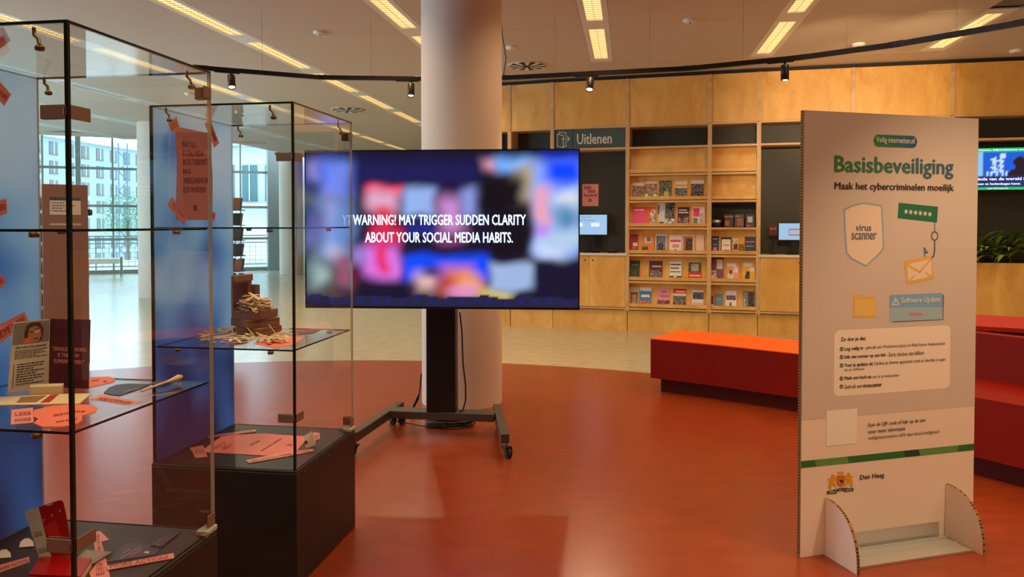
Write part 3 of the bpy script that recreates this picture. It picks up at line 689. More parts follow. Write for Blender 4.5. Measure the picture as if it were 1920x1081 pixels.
g = MB(); text(g, 'Kies wat u wilt doen', .14 * w, .70 * h, .6 * w, .76 * h, m_ink, Matrix.Translation((0, -.002, 0)) @ FLAT); text(g, 'Bibliotheek', .18 * w, .86 * h, .5 * w, .91 * h, m_ink, Matrix.Translation((0, -.002, 0)) @ FLAT); g.build('lettering', t)
def ui2(u, v):
    c = (.28, .48, .66)
    if .3 < u < .95 and .25 < v < .66: c = (.45, .1, .1)
    if .34 < u < .91 and .32 < v < .6: c = (.35, .42, .5)
    return c
t, w, h = ui_screen('checkout_monitor', 'pale blue checkout monitor peeping out beside the tall white board', 5, 1460.5, 1520, 418, 449, .12, ui2)
# news screen
def ui3(u, v):
    if v > .9: return (.02, .5, .2)
    if v < .07: return (.02, .55, .12)
    if v < .32: return (.015, .03, .14)
    c = (.01, .10, .62)
    if u < .13: c = (.25, .5, .8)
    if .24 < u < .42 and .4 < v < .78 and math.sin(u * 70) + math.sin(v * 60 + u * 30) > -.2: c = (.5, .7, .85)
    if .36 < u < .44 and .74 < v < .86: c = (.5, .7, .85)
    if .18 < u < .46 and .33 < v < .45 and math.sin(u * 160) > .2: c = (.5, .7, .85)
    if (u - .63) ** 2 / .0075 + (v - .64) ** 2 / .022 < 1: c = (.02, .01, .015)
    if (u - .63) ** 2 / .026 + (v - .34) ** 2 / .03 < 1: c = (.02, .01, .02)
    return c
t, w, h = ui_screen('news_screen', 'wall screen with green bars and a blue picture above the plants', 7, 1822, 1965, 277, 355, .10, ui3)
m_sw = mat('screen white', (.8, .8, .8), .5, emit=(.75, .85, 1), es=1.0)
g = MB(); MP = Matrix.Translation((0, -.002, 0)) @ FLAT
text(g, 'Einde van de wereld in eeuwen', .04 * w, .225 * h, .98 * w, .295 * h, m_sw, MP, bold=.02); text(g, 'tussen en hedendaagse kunst.', .02 * w, .10 * h, .64 * w, .17 * h, m_sw, MP, bold=.02)
text(g, 'nieuws, bijeenkomst van het hof', .06 * w, .925 * h, .9 * w, .975 * h, m_sw, MP, bold=.02); text(g, 'meer informatie hier', .2 * w, .02 * h, .48 * w, .055 * h, m_sw, MP); g.build('lettering', t)
# purple notice next to monitor, small clutter on counters
B = bays[5]; xa = bayx(5, 1442, .2)
t = thing('notice_card', 'small maroon notice card beside the checkout monitor', 'card', (0, 0, 0), M=B.M @ Matrix.Translation((xa, .2, ZR[2] + .04)))
d_ = 10.7; z0 = bz(441, d_) - ZR[2] - .04
MB().box(0, 0, z0, .115, .004, z0 + .15, m_maroon).build('card', t); MB().box(.05, .004, -.015, .065, .02, z0 + .1, m_black).box(.02, -.03, -.015, .1, .06, -.008, m_black).build('stand', t)
g = MB(); text(g, 'pas op', .02, z0 + .08, .1, z0 + .11, m_tape, Matrix.Translation((0, -.0015, 0)) @ FLAT, bold=.02); g.build('lettering', t)
B = bays[2]
t = thing('handset', 'coiled black handset lying on the pale counter', 'handset', (0, 0, 0), M=B.M @ Matrix.Translation((bayx(2, 1112, .08), .08, ZR[2] + .026)))
MB().tube([(0, 0, .02), (.03, 0, .045), (.1, 0, .05), (.16, 0, .02)], .014, m_black, 8).box(-.02, -.03, 0, .03, .03, .02, m_black, b=.004).build('body', t)
t = thing('card_reader', 'small dark card reader at the right end of the pale counter', 'card reader', (0, 0, 0), M=B.M @ Matrix.Translation((bayx(2, 1140, .1), .1, ZR[2] + .026)))
MB().box(0, -.04, 0, .14, .05, .03, m_black, b=.006).box(.02, -.02, .03, .1, .03, .05, m_cart, b=.004).build('body', t)

# planter and plants at the right
B = bays[7]; xa = bayx(7, 1815); xb = B.L - TH - .01
t = thing('planter_box', 'soil filled liner tray in the wall trough under the news screen', 'planter', (0, 0, 0), M=B.M)
MB().box(TH + .004, .017, ZR[2] - .109, xb, DEP - .024, ZR[2] - .085, m_gap, b=.004).build('liner', t)
MB().box(TH + .02, .025, ZR[2] - .085, xb - .02, DEP - .035, ZR[2] - .07, m_soil).build('soil', t)
def leaf_mesh(L, w, droop, m):
    g = MB(); n = 7; vs = []; fs = []
    for i in range(n + 1):
        a = i / n; ww = w * math.sin(math.pi * min(1, a * .93 + .07)) ** .8; x = L * a; z = L * (.75 * a - droop * a * a)
        vs += [(x, -ww, z + .25 * ww), (x, 0, z), (x, ww, z + .25 * ww)]
    for i in range(n): 
        for k in (0, 1): fs.append((i * 3 + k, i * 3 + k + 1, i * 3 + k + 4, i * 3 + k + 3))
    g.add(vs, fs, m, smooth=True); return g
proto_leaf = None
for k, px in enumerate((1800, 1838, 1868, 1898, 1930)):
    x = bayx(7, px, .12)
    t = thing('trough_plant', ['leafy plant half hidden behind the tall white board', 'leafy plant at the left end of the visible trough', 'arching leafy plant in the middle of the trough', 'leafy plant near the right edge of the trough', 'leafy plant at the far right end of the trough'][k], 'plant', (0, 0, 0), M=B.M @ Matrix.Translation((x, .12 + .04 * (k % 2), ZR[2] - .072)), group='plants in the plywood trough')
    MB().tube([(0, 0, 0), (0, 0, .13)], .012, m_leafd, 6).build('stem', t)
    for j in range(32):
        if proto_leaf is None or j == 0:
            proto_leaf = [leaf_mesh(.40, .030, .5, m_leafd).build('leaf', t), leaf_mesh(.44, .026, .65, m_leafl).build('leaf', t)] if k == 0 else proto_leaf
        q = Matrix.Translation((0, 0, .06 + .004 * j)) @ Matrix.Rotation(random.uniform(-3.3, .2), 4, 'Z') @ Matrix.Rotation(random.uniform(-.75, .35), 4, 'Y') @ Matrix.Scale(random.uniform(.6, 1.05), 4)
        share(proto_leaf[(j + k) % 2 if j % 3 else 0], 'leaf', t, q)

# ================================================================ RED BENCHES
def strip_prism(name, parent, inner, outer, z0, z1, m, top=None):
    pts = list(inner) + list(outer)[::-1]; g = MB()
    g.prism([(p[0], p[1]) for p in pts], z0, z1, m); return g.build(name, parent, world=True)
def offs(pts, d):
    out = []
    for i, p in enumerate(pts):
        a = pts[max(i - 1, 0)]; c = pts[min(i + 1, len(pts) - 1)]; e = Vector((c[0] - a[0], c[1] - a[1], 0)).normalized()
        out.append((p[0] - e.y * d, p[1] + e.x * d))
    return out
fr = [onz(1220, 634, .4975), onz(1341, 645.5, .4975), onz(1500, 662.5, .4975)]
fr = [(p.x, p.y) for p in fr]; fr.append((fr[-1][0] + .30, fr[-1][1] - .36))
t = thing('low_bench', 'long low red bench with orange top beside the tall white board', 'bench', (fr[0][0], fr[0][1], 0))
bk = offs(fr, .70)
for i in range(3):
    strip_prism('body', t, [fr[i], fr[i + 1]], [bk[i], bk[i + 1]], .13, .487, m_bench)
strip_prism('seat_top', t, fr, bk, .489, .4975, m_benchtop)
pin = offs(fr, .07); pin[0] = (pin[0][0] + .06, pin[0][1] - .04)
strip_prism('plinth', t, pin, offs(fr, .6), .0035, .13, mat('dark red plinth', rgb(84, 14, 4), .6, spec=.2))
a = onz(1832, 745, .4975); c = onz(1920, 761, .4975); e = (c - a).normalized()
fr = [(a.x - e.x * .35, a.y - e.y * .35), (a.x, a.y), (c.x, c.y), (c.x + e.x * 1.2 , c.y + e.y * 1.2)]
t = thing('high_back_bench', 'red bench with high back and ledge at the right edge', 'bench', (fr[0][0], fr[0][1], 0))
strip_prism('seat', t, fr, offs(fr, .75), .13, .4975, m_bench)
strip_prism('plinth', t, offs(fr, .07), offs(fr, .7), .0035, .13, _M['dark red plinth'])
strip_prism('back', t, offs(fr, .62), offs(fr, .72), .4975, .81, m_bench)
l0 = onz(1832, 611, .84); l1 = onz(1920, 616, .84); e2 = (l1 - l0).normalized()
q0 = onz(1832, 589, .84); q1 = onz(1920, 595, .84)
fr2 = [(l0.x - e2.x * .3, l0.y - e2.y * .3), (l1.x + e2.x * .9, l1.y + e2.y * .9)]; bk2 = [(q0.x - e2.x * .3, q0.y - e2.y * .3), (q1.x + e2.x * .9, q1.y + e2.y * .9)]
strip_prism('ledge', t, fr2, bk2, .81, .84, mat('red ledge', rgb(176, 42, 8), .5, spec=.2))
strip_prism('ledge_support', t, offs(fr2, .1), bk2, .0035, .81, m_bench)

# ================================================================ CEILING FITTINGS
def vent(px, py, r, label):
    p = onz(px, py, HC - .001)
    t = thing('ceiling_vent', label, 'vent', (p.x, p.y, HC))
    MB().lathe([(r, -.001), (r * .98, -.012), (r * .62, -.012)], m_ceil, 40).build('ring', t)
    MB().disc(0.001, r * .62, -.010, m_gap, 32).build('backing', t)
    for i in range(20):
        a = i * math.pi / 10; M = Matrix.Rotation(a, 4, 'Z')
        MB().prism([(r * .12, -.012), (r * .9, -.03), (r * .9, .03), (r * .12, .012)], -.022, -.014, m_trimw if i % 2 else m_gap, M).build('blade', t)
vent(988, 122, .27, 'round swirl vent in the ceiling right of the column')
vent(653, 205, .33, 'round swirl vent in the ceiling left of the column')
for px, py, lab in ((600, 60, 'small white smoke detector left of the column, beyond the lit strip'), (960, 88, 'flat white detector in the ceiling right of the column'), (1294, 37, 'small ceiling detector between the strips right of the column'), (355, 175, 'small ceiling detector seen through the glass cases'), (1905, 94, 'small ceiling detector at the right edge'), (1610, 82, 'flat ceiling speaker above the black track')):
    p = onz(px, py, HC - .001); t = thing('smoke_detector', lab, 'detector', (p.x, p.y, HC), group='small ceiling fittings')
    MB().lathe([(.075, 0), (.075, -.018), (.05, -.034), (0, -.034)], m_trimw, 20).build('body', t); MB().lathe([(.012, -.034), (.012, -.038), (0, -.038)], m_gap, 8).build('indicator', t)
p = aty(521, 262, 22.5); t = thing('dome_camera', 'black dome camera under the ceiling near the far round column', 'camera', (p.x, p.y, HC), group=None)
MB().lathe([(.1, 0), (.1, -.05)], m_trimw, 20).build('base', t); MB().lathe([(.095, -.05), (.09, -.1), (.05, -.15), (0, -.16)], m_black, 20).build('dome', t)
# track with spots
TZ = 3.1
TP = [onz(px, py, TZ) for px, py in ((376, 126.5), (600, 144.5), (790, 147), (940, 145.5), (1292, 127.6), (1501, 107), (1680, 82.5), (1920, 41))]
TP.append(TP[-1] + (TP[-1] - TP[-2]).normalized() * 1.0)
t = thing('light_track', 'long bent black lighting track hung below the ceiling', 'light track', (TP[0].x, TP[0].y, TZ))
for i in range(len(TP) - 1):
    a, c = TP[i], TP[i + 1]; e = (c - a).normalized(); M = Matrix(((e.x, -e.y, 0, a.x), (e.y, e.x, 0, a.y), (0, 0, 1, TZ), (0, 0, 0, 1)))
    Lg = (c - a).length
    g = MB().box(0, -.018, -.026, Lg, .018, .018, m_black, M); g.build('track_rail', t, world=True)
    MB().box(-.07, -.021, -.022, .07, .021, .022, m_black, M, b=.004).build('joint', t, world=True)
    for q in (.3, .8) if Lg > 1.2 else (.5,):
        w_ = a.lerp(c, q); MB().tube([(w_.x, w_.y, TZ + .018), (w_.x, w_.y, HC)], .0016, m_steel, 5).build('wire', t, world=True)
w_ = TP[3]; MB().tube([(w_.x + .02, w_.y, TZ), (w_.x + .05, w_.y, TZ + .2), (w_.x + .01, w_.y, TZ + .45), (w_.x + .0, w_.y, HC)], .005, m_cable, 6).build('power_cable', t, world=True)
spotlab = ['leftmost lit black track spot, just right of the glass cases', 'lit black track spot just left of the column', 'lit black track spot just right of the column', 'lit black track spot above the magazine racks']
m_bulb = mat('spot lens', (.9, .8, .6), .3, emit=(1, .82, .5), es=6)
def on_track(px):
    best = None
    for i in range(len(TP) - 1):
        for k in range(101):
            p = TP[i].lerp(TP[i + 1], k / 100); v = p - CAM; x = 960 + FPX * v.x / v.dot(_F)
            if best is None or abs(x - px) < best[0]: best = (abs(x - px), p, (TP[i + 1] - TP[i]).normalized())
    return best[1], best[2]
for k, (px, aim) in enumerate(((426, (-3.0, 4.3, .8)), (763, (-1.4, 5.0, .5)), (1101, (.2, 5.2, 0)), (1464, (5.0, 10.2, 2.9)))):
    p, e = on_track(px)
    M = Matrix(((e.x, -e.y, 0, p.x), (e.y, e.x, 0, p.y), (0, 0, 1, TZ), (0, 0, 0, 1)))
    t = thing('track_spot', spotlab[k], 'spotlight', (0, 0, 0), M=M, group='black spots on the track')
    MB().box(-.12, -.016, -.036, .12, .016, -.018, m_black, b=.003).build('adapter', t)
    MB().tube([(.04, 0, -.036), (.04, 0, -.06)], .012, m_black, 10).build('neck', t)
    aim = Vector(aim)
    tilt = [-.45, -.3, -.5, 0][k]; H = Matrix.Translation((.04, 0, -.06)) @ Matrix.Rotation(tilt, 4, 'X')
    MB().lathe([(0, 0), (.034, 0), (.037, -.004), (.037, -.14), (.033, -.14), (.033, -.125), (0, -.125)], m_black if k == 3 else mat('spot bronze', rgb(70, 62, 50), .4, metal=.5), 24, H).build('head', t)
    MB().disc(.0005, .032, -.128, m_bulb, 20, H).lathe([(.032, -.128), (.02, -.136), (0, -.139)], m_bulb, 16, H).build('lens', t)
    l = bpy.data.lights.new('spot_lamp', 'SPOT'); l.energy = SPOT_POWER * (3.0 if k == 3 else 1); l.color = SPOT_COLOR; l.spot_size = math.radians(75); l.spot_blend = .6; l.shadow_soft_size = .03
    lo = bpy.data.objects.new('spot_lamp', l); COL.objects.link(lo); wp_ = M @ Vector((.04, 0, -.22)); lo.location = wp_
    lo.rotation_euler = (aim - wp_).to_track_quat('-Z', 'Y').to_euler(); lo['kind'] = 'helper'
# unseen spots without fixtures, added right of the frame to brighten plywood and board
for q, aim in (((4.25, 5.9, TZ - .05), (4.7, 10.1, 3.35)), ((3.9, 5.0, TZ - .2), (3.2, 10.2, 2.2)), ((2.7, 2.2, TZ), (2.3, 3.6, .3))):
    l = bpy.data.lights.new('spot_lamp', 'SPOT'); l.energy = SPOT_POWER * (5 if q[0] == 4.25 else 2.2 if q[0] == 2.7 else 1.3); l.color = SPOT_COLOR; l.spot_size = math.radians(36 if q[0] == 4.25 else 70); l.spot_blend = .7; l.shadow_soft_size = .04
    lo = bpy.data.objects.new('spot_lamp', l); COL.objects.link(lo); lo.location = q; lo.rotation_euler = (Vector(aim) - Vector(q)).to_track_quat('-Z', 'Y').to_euler(); lo['kind'] = 'helper'

# ================================================================ GLASS DISPLAY CASES
def skyprint():
    m = bpy.data.materials.new('blurred sky print'); m.use_nodes = True; nt = m.node_tree; b = nt.nodes['Principled BSDF']; b.inputs['Roughness'].default_value = .45
    tc = nt.nodes.new('ShaderNodeTexCoord'); n = nt.nodes.new('ShaderNodeTexNoise'); n.inputs['Scale'].default_value = 2.7; n.inputs['Detail'].default_value = 1.0
    nt.links.new(tc.outputs['Object'], n.inputs['Vector']); sp = nt.nodes.new('ShaderNodeSeparateXYZ'); nt.links.new(tc.outputs['Object'], sp.inputs[0])
    mr = nt.nodes.new('ShaderNodeMapRange'); mr.inputs['From Min'].default_value = .4; mr.inputs['From Max'].default_value = 2.1; mr.inputs['To Min'].default_value = -.26; mr.inputs['To Max'].default_value = .24
    nt.links.new(sp.outputs['Z'], mr.inputs['Value']); ad = nt.nodes.new('ShaderNodeMath'); ad.operation = 'ADD'
    nt.links.new(n.outputs['Fac'], ad.inputs[0]); nt.links.new(mr.outputs[0], ad.inputs[1])
    r = nt.nodes.new('ShaderNodeValToRGB'); e = r.color_ramp.elements; e[0].position = .2; e[0].color = (*rgb(92, 108, 150), 1); e[1].position = .82; e[1].color = (*rgb(214, 230, 240), 1)
    q = e.new(.42); q.color = (*rgb(124, 170, 220), 1); q = e.new(.58); q.color = (*rgb(178, 212, 236), 1)
    nt.links.new(ad.outputs[0], r.inputs[0]); nt.links.new(r.outputs[0], b.inputs['Base Color'])
    tr = nt.nodes.new('ShaderNodeBsdfTranslucent'); mx = nt.nodes.new('ShaderNodeMixShader'); mx.inputs[0].default_value = .75; nt.links.new(r.outputs[0], tr.inputs[0])
    nt.links.new(b.outputs[0], mx.inputs[1]); nt.links.new(tr.outputs[0], mx.inputs[2]); nt.links.new(mx.outputs[0], nt.nodes['Material Output'].inputs[0]); return m
m_sky = skyprint()
CS, ZP, Z1, Z2, ZT = .667, .507, 1.022, 1.545, 2.075
GT = .008
def display_case(label, fx, fy, adeg):
    a = math.radians(adeg); u = Vector((math.cos(a), -math.sin(a), 0)); o = Vector((fx, fy, 0)) - u * CS
    M = Matrix.Translation(o) @ Matrix.Rotation(-a, 4, 'Z')
    t = thing('display_case', label, 'display case', (0, 0, 0), M=M, group='glass display cases')
    S_ = CS; d = .006
    MB().box(-d, -d, .004, S_ + d, S_ + d, ZP - .012, m_plinth, b=.003).build('plinth', t)
    MB().box(-d, -d, ZP - .011, S_ + d, S_ + d, ZP, m_plinthtop, b=.002).build('plinth_top', t)
    def pane(name, x0, y0, z0, x1, y1, z1, big, edge):
        g = MB(); g.box(x0, y0, z0, x1, y1, z1, m_glass); k = g.mi(edge)
        for i, f in enumerate(g.f):
            p = [g.v[j] for j in f]; n = (p[1] - p[0]).cross(p[2] - p[0]); ax = max(range(3), key=lambda q: abs(n[q]))
            if ax != big: g.m[i] = k
        return g.build(name, t)
    pane('front_pane', 0.011, 0, ZP, S_ - .009, GT, ZT - GT, 1, m_edge)
    pane('side_pane', S_ - GT, .009, ZP, S_, S_ - .0, ZT - GT, 0, m_edgel)
    pane('rear_pane', .011, S_ - GT, ZP, S_ - .009, S_, ZT - GT, 1, m_edgel)
    pane('top_pane', 0, 0, ZT - GT, S_, S_, ZT, 2, m_edge)
    MB().box(0, 0, ZP, .010, S_, ZT - GT, m_sky).build('printed_side', t)
    MB().box(S_ - .0095, -.0005, ZP, S_ + .0005, .009, ZT - GT, m_edge).box(-.0005, -.0005, ZP, .0105, .006, ZT - GT, m_edge).build('corner_seam', t)
    for z in (Z1, Z2): pane('shelf', .014, .012, z - .007, S_ - .012, S_ - .012, z, 2, m_edge)
    for z in (Z1, Z2):
        for x, y in ((.11, .02), (S_ - .12, .02), (.11, S_ - .02), (S_ - .12, S_ - .02)):
            MB().lathe([(0, z - .022), (.012, z - .022), (.014, z - .014), (.010, z - .007), (0, z - .007)], m_brass, 12, Matrix.Translation((x, y, 0))).tube([(x, y, z - .014), (x, y + (.02 if y > .3 else -.012), z - .014)], .005, m_brass, 8).build('shelf_support', t)
    for z in (1.843, .73):
        c = MB(); c.box(S_ - .078, -.003, z - .018, S_ - .006, -.0005, z + .018, m_steel, b=.0008); c.box(S_ + .0005, .006, z - .018, S_ + .003, .078, z + .018, m_steel, b=.0008)
        c.box(S_ - .08, GT + .0005, z - .018, S_ - .02, GT + .003, z + .018, m_steel); c.tube([(S_ - .004, -.006, z - .008), (S_ - .004, -.006, z + .008)], .004, m_brass, 8)
        c.build('corner_clamp', t)
    for z in (2.0, ZP + .045):
        MB().box(S_ - .05, S_ + .0005, z - .02, S_ - .006, S_ + .004, z + .02, m_brass).box(S_ + .0005, S_ - .05, z - .02, S_ + .004, S_ - .004, z + .02, m_steel, b=.001).box(S_ - .05, S_ - .016, z - .02, S_ - .012, S_ - .0085, z + .02, m_brass).build('hinge', t)
    MB().box(S_ - .035, S_ - .06, ZP, S_ + .006, S_ + .008, ZP + .018, m_edgel, b=.003).box(S_ - .012, S_ - .075, ZP, S_ + .01, S_ - .055, ZP + .01, m_steel).build('foot_clamp', t)
    for x, y in ((.06, .03), (S_ - .12, .03), (.06, S_ - .03), (S_ - .05, S_ - .06)):
        z = ZT - GT; c = MB().tube([(x, y, z - .0005), (x, y, z - .02), (x + .012, y, z - .03), (x + .016, y, z - .05)], .005, m_brass, 8)
        c.lathe([(0, -.062), (.011, -.06), (.013, -.052), (.006, -.044), (0, -.043)], m_brass, 12, Matrix.Translation((x + .016, y, z))); c.build('top_clip', t)
    # lock studs along the plinth
    for y in (.08, .33): MB().tube([(S_ + d, y, ZP - .03), (S_ + d + .002, y, ZP - .03)], .004, m_steel, 8).build('screw', t)
    return t, M
caseA, MA = display_case('near glass display case with folded maroon flyer on its shelf', -1.1251, 1.9331, 8.8)
caseB, MB_ = display_case('farther glass display case with cardboard boxes of bamboo sticks', -.9221, 3.2138, 9.4)

def frame_thing(name, label, cat, pts, z, group=None):
    c = sum(pts, Vector((0, 0, 0))) / len(pts); return thing(name, label, cat, (c.x, c.y, z), group=group)
def flat(name, label, cat, px, z, m, th=.0012, parts=(), texts=(), group=None, part='sheet'):
    """a sheet lying at height z; px: outline in photo pixels"""
    pts = [onz(x, y, z) for x, y in px]
    t = frame_thing(name, label, cat, pts, z, group)
    MB().prism([(p.x, p.y) for p in pts], z, z + th, m).build(part, t, world=True)
    for pn, pxs, pm in parts:
        q = [onz(x, y, z) for x, y in pxs]; MB().prism([(p.x, p.y) for p in q], z + th, z + th + .0004, pm).build(pn, t, world=True)
    if texts:
        g = MB()
        for s, quad, tm in texts: quad_text(g, s, [onz(x, y, z + th + .0006) for x, y in quad], tm)
        g.build('lettering', t, world=True)
    return t
def quad_text(g, s, q, m, bold=.02, align='LEFT', lines=1.0):
    """letters in the quad bottom-left, bottom-right, top-right, top-left"""
    vs, fs = text_geo(s, bold, lines, 0.0, align)
    nn = (q[1] - q[0]).cross(q[3] - q[0]).normalized(); nn = nn if nn.dot(CAM - q[0]) > 0 else -nn
    g.add([(q[0] * (1 - a) + q[1] * a) * (1 - b) + (q[3] * (1 - a) + q[2] * a) * b + nn * c for a, b, c in vs], fs, m)
def sheet3(g, q, m, th=.0015):
    q = [Vector(p) for p in q]; n = (q[1] - q[0]).cross(q[2] - q[0]).normalized() * th
    if n.dot(CAM - q[0]) < 0: n = -n
    k = len(q); g.add([p for p in q] + [p - n for p in q], [list(range(k)), list(range(k, 2 * k))[::-1]] + [(i, (i + 1) % k, (i + 1) % k + k, i + k) for i in range(k)], m)
def bars(g, q, n, m, w=.35, rag=(1, .9, .95, .7)):
    for i in range(n):
        b0 = 1 - (i + w + .2) / n; b1 = 1 - (i + .2) / n; r = rag[i % len(rag)]
        P = lambda a, b: (q[0] * (1 - a) + q[1] * a) * (1 - b) + (q[3] * (1 - a) + q[2] * a) * b
        x = 0.0
        while x < r:
            e = min(r, x + random.uniform(.05, .14)); g.add([P(x, b0), P(e, b0), P(e, b1), P(x, b1)], [(0, 1, 2, 3)], m); x = e + .025
# ---- tapes and poster on the printed sides
def side_pt(M, px, py, off=.0105):
    o = M @ Vector((off, 0, 0)); n = (M.to_3x3() @ Vector((1, 0, 0))); return hit(px, py, o, n)
def stick_on(name, label, cat, M, px, m, off, words=None, wq=None, group=None, extra=()):
    q = [side_pt(M, x, y, off) for x, y in px]; c = sum(q, Vector()) / len(q)
    t = thing(name, label, cat, c, group=group); g = MB(); sheet3(g, q, m, .0009); g.build('sheet', t, world=True)
    if words:
        g = MB()
        for s, w in (words if isinstance(words, list) else [(words, wq)]): quad_text(g, s, [side_pt(M, x, y, off + .0005) for x, y in w], m_tapered if cat == 'tape' else m_redink)
        g.build('lettering', t, world=True)
    for pxs, pm in extra:
        g = MB(); sheet3(g, [side_pt(M, x, y, off + .0004) for x, y in pxs], pm, .0003); g.build('print', t, world=True)
    return t
PO = .0122
stick_on('text_poster', 'dusty pink text poster taped inside the farther glass case', 'poster', MB_,
    [(330, 412), (398, 412), (399, 330), (393, 250), (345, 240), (328, 236), (332, 300)], m_pinkglass, PO,
    [('WAT ALS', [(341, 276), (368, 277), (367, 267), (340, 264)]), ('SOCIAL MEDIA', [(342, 292), (383, 293), (382, 282), (341, 281)]),
     ('IN DE TOEKOMST', [(343, 309), (390, 310), (390, 298), (343, 298)]), ('NOG', [(343, 326), (358, 326), (358, 316), (343, 316)]),
     ('VERSLAVENDER', [(344, 344), (391, 344), (391, 333), (344, 333)]), ('ZOU WORDEN?', [(343, 361), (386, 361), (386, 350), (343, 350)])],
    extra=[([(363, 395), (369, 395), (369, 384), (363, 384)], m_redink)])
TQ = [('top left corner of the pink poster in the farther case', MB_, [(324, 250), (338, 242), (331, 219), (315, 231)], 'LESS', [(322, 243), (335, 236), (331, 227), (318, 233)]),
 ('top right corner of the pink poster in the farther case', MB_, [(402, 277), (411, 268), (394, 223), (384, 232)], 'MORE', [(403, 268), (407, 263), (396, 233), (392, 238)]),
 ('bottom left corner of the pink poster in the farther case', MB_, [(314, 384), (345, 421), (352, 408), (322, 369)], 'ACTION', [(322, 385), (342, 409), (346, 402), (326, 378)]),
 ('bottom right corner of the pink poster in the farther case', MB_, [(393, 412), (402, 414), (405, 400), (396, 394)], 'LESS', [(395, 408), (402, 409), (403, 402), (396, 400)]),
 ('top of the blue side of the near case', MA, [(-6, 96), (20, 76), (6, 50), (-6, 58)], 'MORE', [(-3, 84), (14, 74), (9, 64), (-3, 70)]),
 ('upper part of the blue side of the near case, reading HOPE', MA, [(-6, 184), (8, 198), (21, 177), (-6, 146)], 'HOPE', [(-4, 176), (11, 190), (15, 181), (-4, 164)]),
 ('middle of the blue side of the near case', MA, [(-6, 406), (14, 400), (12, 372), (-6, 377)], 'LESS', [(-3, 396), (11, 392), (10, 381), (-3, 384)]),
 ('lower part of the blue side of the near case', MA, [(-6, 549), (12, 530), (3, 514), (-6, 516)], 'MO', [(-4, 538), (8, 527), (3, 520), (-4, 524)])]
for k, (w, M, q, s, wq) in enumerate(TQ):
    stick_on('tape_strip', 'pink tape on the ' + w, 'tape', M, q, m_tape, PO + .001, s, wq, 'pink tape strips with red words')
stick_on('tape_strip', 'slanting pink tape strip reading HOPE MORE behind the folded flyer', 'tape', MA, [(-6, 648), (54, 603), (46, 584), (-6, 610)], m_tape, PO + .001, 'HOPE MORE', [(-4, 640), (48, 601), (44, 592), (-4, 622)], 'pink tape strips with red words')
# ---- near case, glass shelf
zs = Z1 + .0005
def P3(px, py, y): return aty(px, py, y)
b0 = onz(91, 725, zs); bl = onz(14, 737, zs); br = onz(166, 729, zs)
t = thing('folded_flyer', 'standing folded flyer, white text panel beside maroon quote panel', 'flyer', b0)
tl = P3(25, 604, bl.y + .02); tm = P3(94, 597, b0.y + .015); tr = P3(169.5, 599, br.y + .01)
g = MB(); sheet3(g, [bl, b0, tm, tl], m_white); g.build('text_panel', t, world=True)
g = MB(); sheet3(g, [b0, br, tr, tm], m_maroon); g.build('quote_panel', t, world=True)
nL = (b0 - bl).cross(tl - bl).normalized(); nL = nL if nL.dot(CAM - b0) > 0 else -nL
nR = (br - b0).cross(tm - b0).normalized(); nR = nR if nR.dot(CAM - b0) > 0 else -nR
def bil(q, a, b): return (q[0] * (1 - a) + q[1] * a) * (1 - b) + (q[3] * (1 - a) + q[2] * a) * b
QL = [p + nL * .001 for p in (bl, b0, tm, tl)]; QR = [p + nR * .001 for p in (b0, br, tr, tm)]
def sub(q, a0, b0_, a1, b1): return [bil(q, a0, b0_), bil(q, a1, b0_), bil(q, a1, b1), bil(q, a0, b1)]
g = MB()
quad_text(g, '"SINGLE-TASKING', sub(QR, .08, .535, .93, .595), m_tape, .03); quad_text(g, 'IS THE NEW', sub(QR, .22, .445, .76, .505), m_tape, .03); quad_text(g, 'SUPERPOWER."', sub(QR, .12, .355, .88, .415), m_tape, .03)
g.build('quote_lettering', t, world=True)
g = MB(); quad_text(g, 'Why reduce screen awareness?', sub(QL, .1, .60, .92, .65), m_ink, .02)
bars(g, sub(QL, .1, .46, .93, .59), 5, m_ink, .4); bars(g, sub(QL, .18, .08, .9, .40), 9, m_ink, .4, (.95, .9, .6, .95, .7)); sheet3(g, sub(QL, .1, .06, .115, .40), m_redink, .0002)
g.build('body_lettering', t, world=True)
g = MB(); ph = sub(QL, .02, .68, .98, .98); sheet3(g, ph, colmat('photo ground', rgb(150, 150, 146)), .0003)
sk = colmat('photo skin tone', rgb(196, 140, 112)); hr = colmat('photo hair tone', rgb(96, 58, 44)); e_ = nL * .0004
def pol(pts, m): g.add([bil(ph, a, b) + e_ for a, b in pts], [list(range(len(pts)))], m)
pol([(.32, .0), (.3, .5), (.35, .85), (.5, .98), (.72, .95), (.84, .6), (.8, .1), (.7, 0)], hr)
e_ = nL * .0006; pol([(.42, .02), (.40, .4), (.44, .72), (.6, .8), (.74, .68), (.78, .3), (.7, .02)], sk)
e_ = nL * .0008; pol([(.58, .48), (.62, .56), (.7, .56), (.73, .5), (.66, .45)], m_white); pol([(.62, .47), (.64, .54), (.68, .53), (.68, .47)], m_ink); pol([(.44, .5), (.46, .56), (.53, .55), (.55, .5)], m_ink); pol([(.54, .18), (.66, .22), (.7, .16), (.62, .12)], m_redink); pol([(.57, .62), (.62, .68), (.73, .67), (.74, .64), (.63, .64)], hr)
pol([(.28, 0), (.28, .22), (.48, .3), (.5, 0)], m_orange)
g.build('portrait_print', t, world=True)
blk = [onz(x, y, zs) for x, y in ((55, 741), (117, 738.5), (120, 733), (58, 735))]
t = frame_thing('card_holder', 'small cream wooden card holder in front of the folded flyer', 'card holder', blk, zs)
g = MB(); g.prism([(p.x, p.y) for p in blk], zs, zs + .026, m_cream); g.build('block', t, world=True)
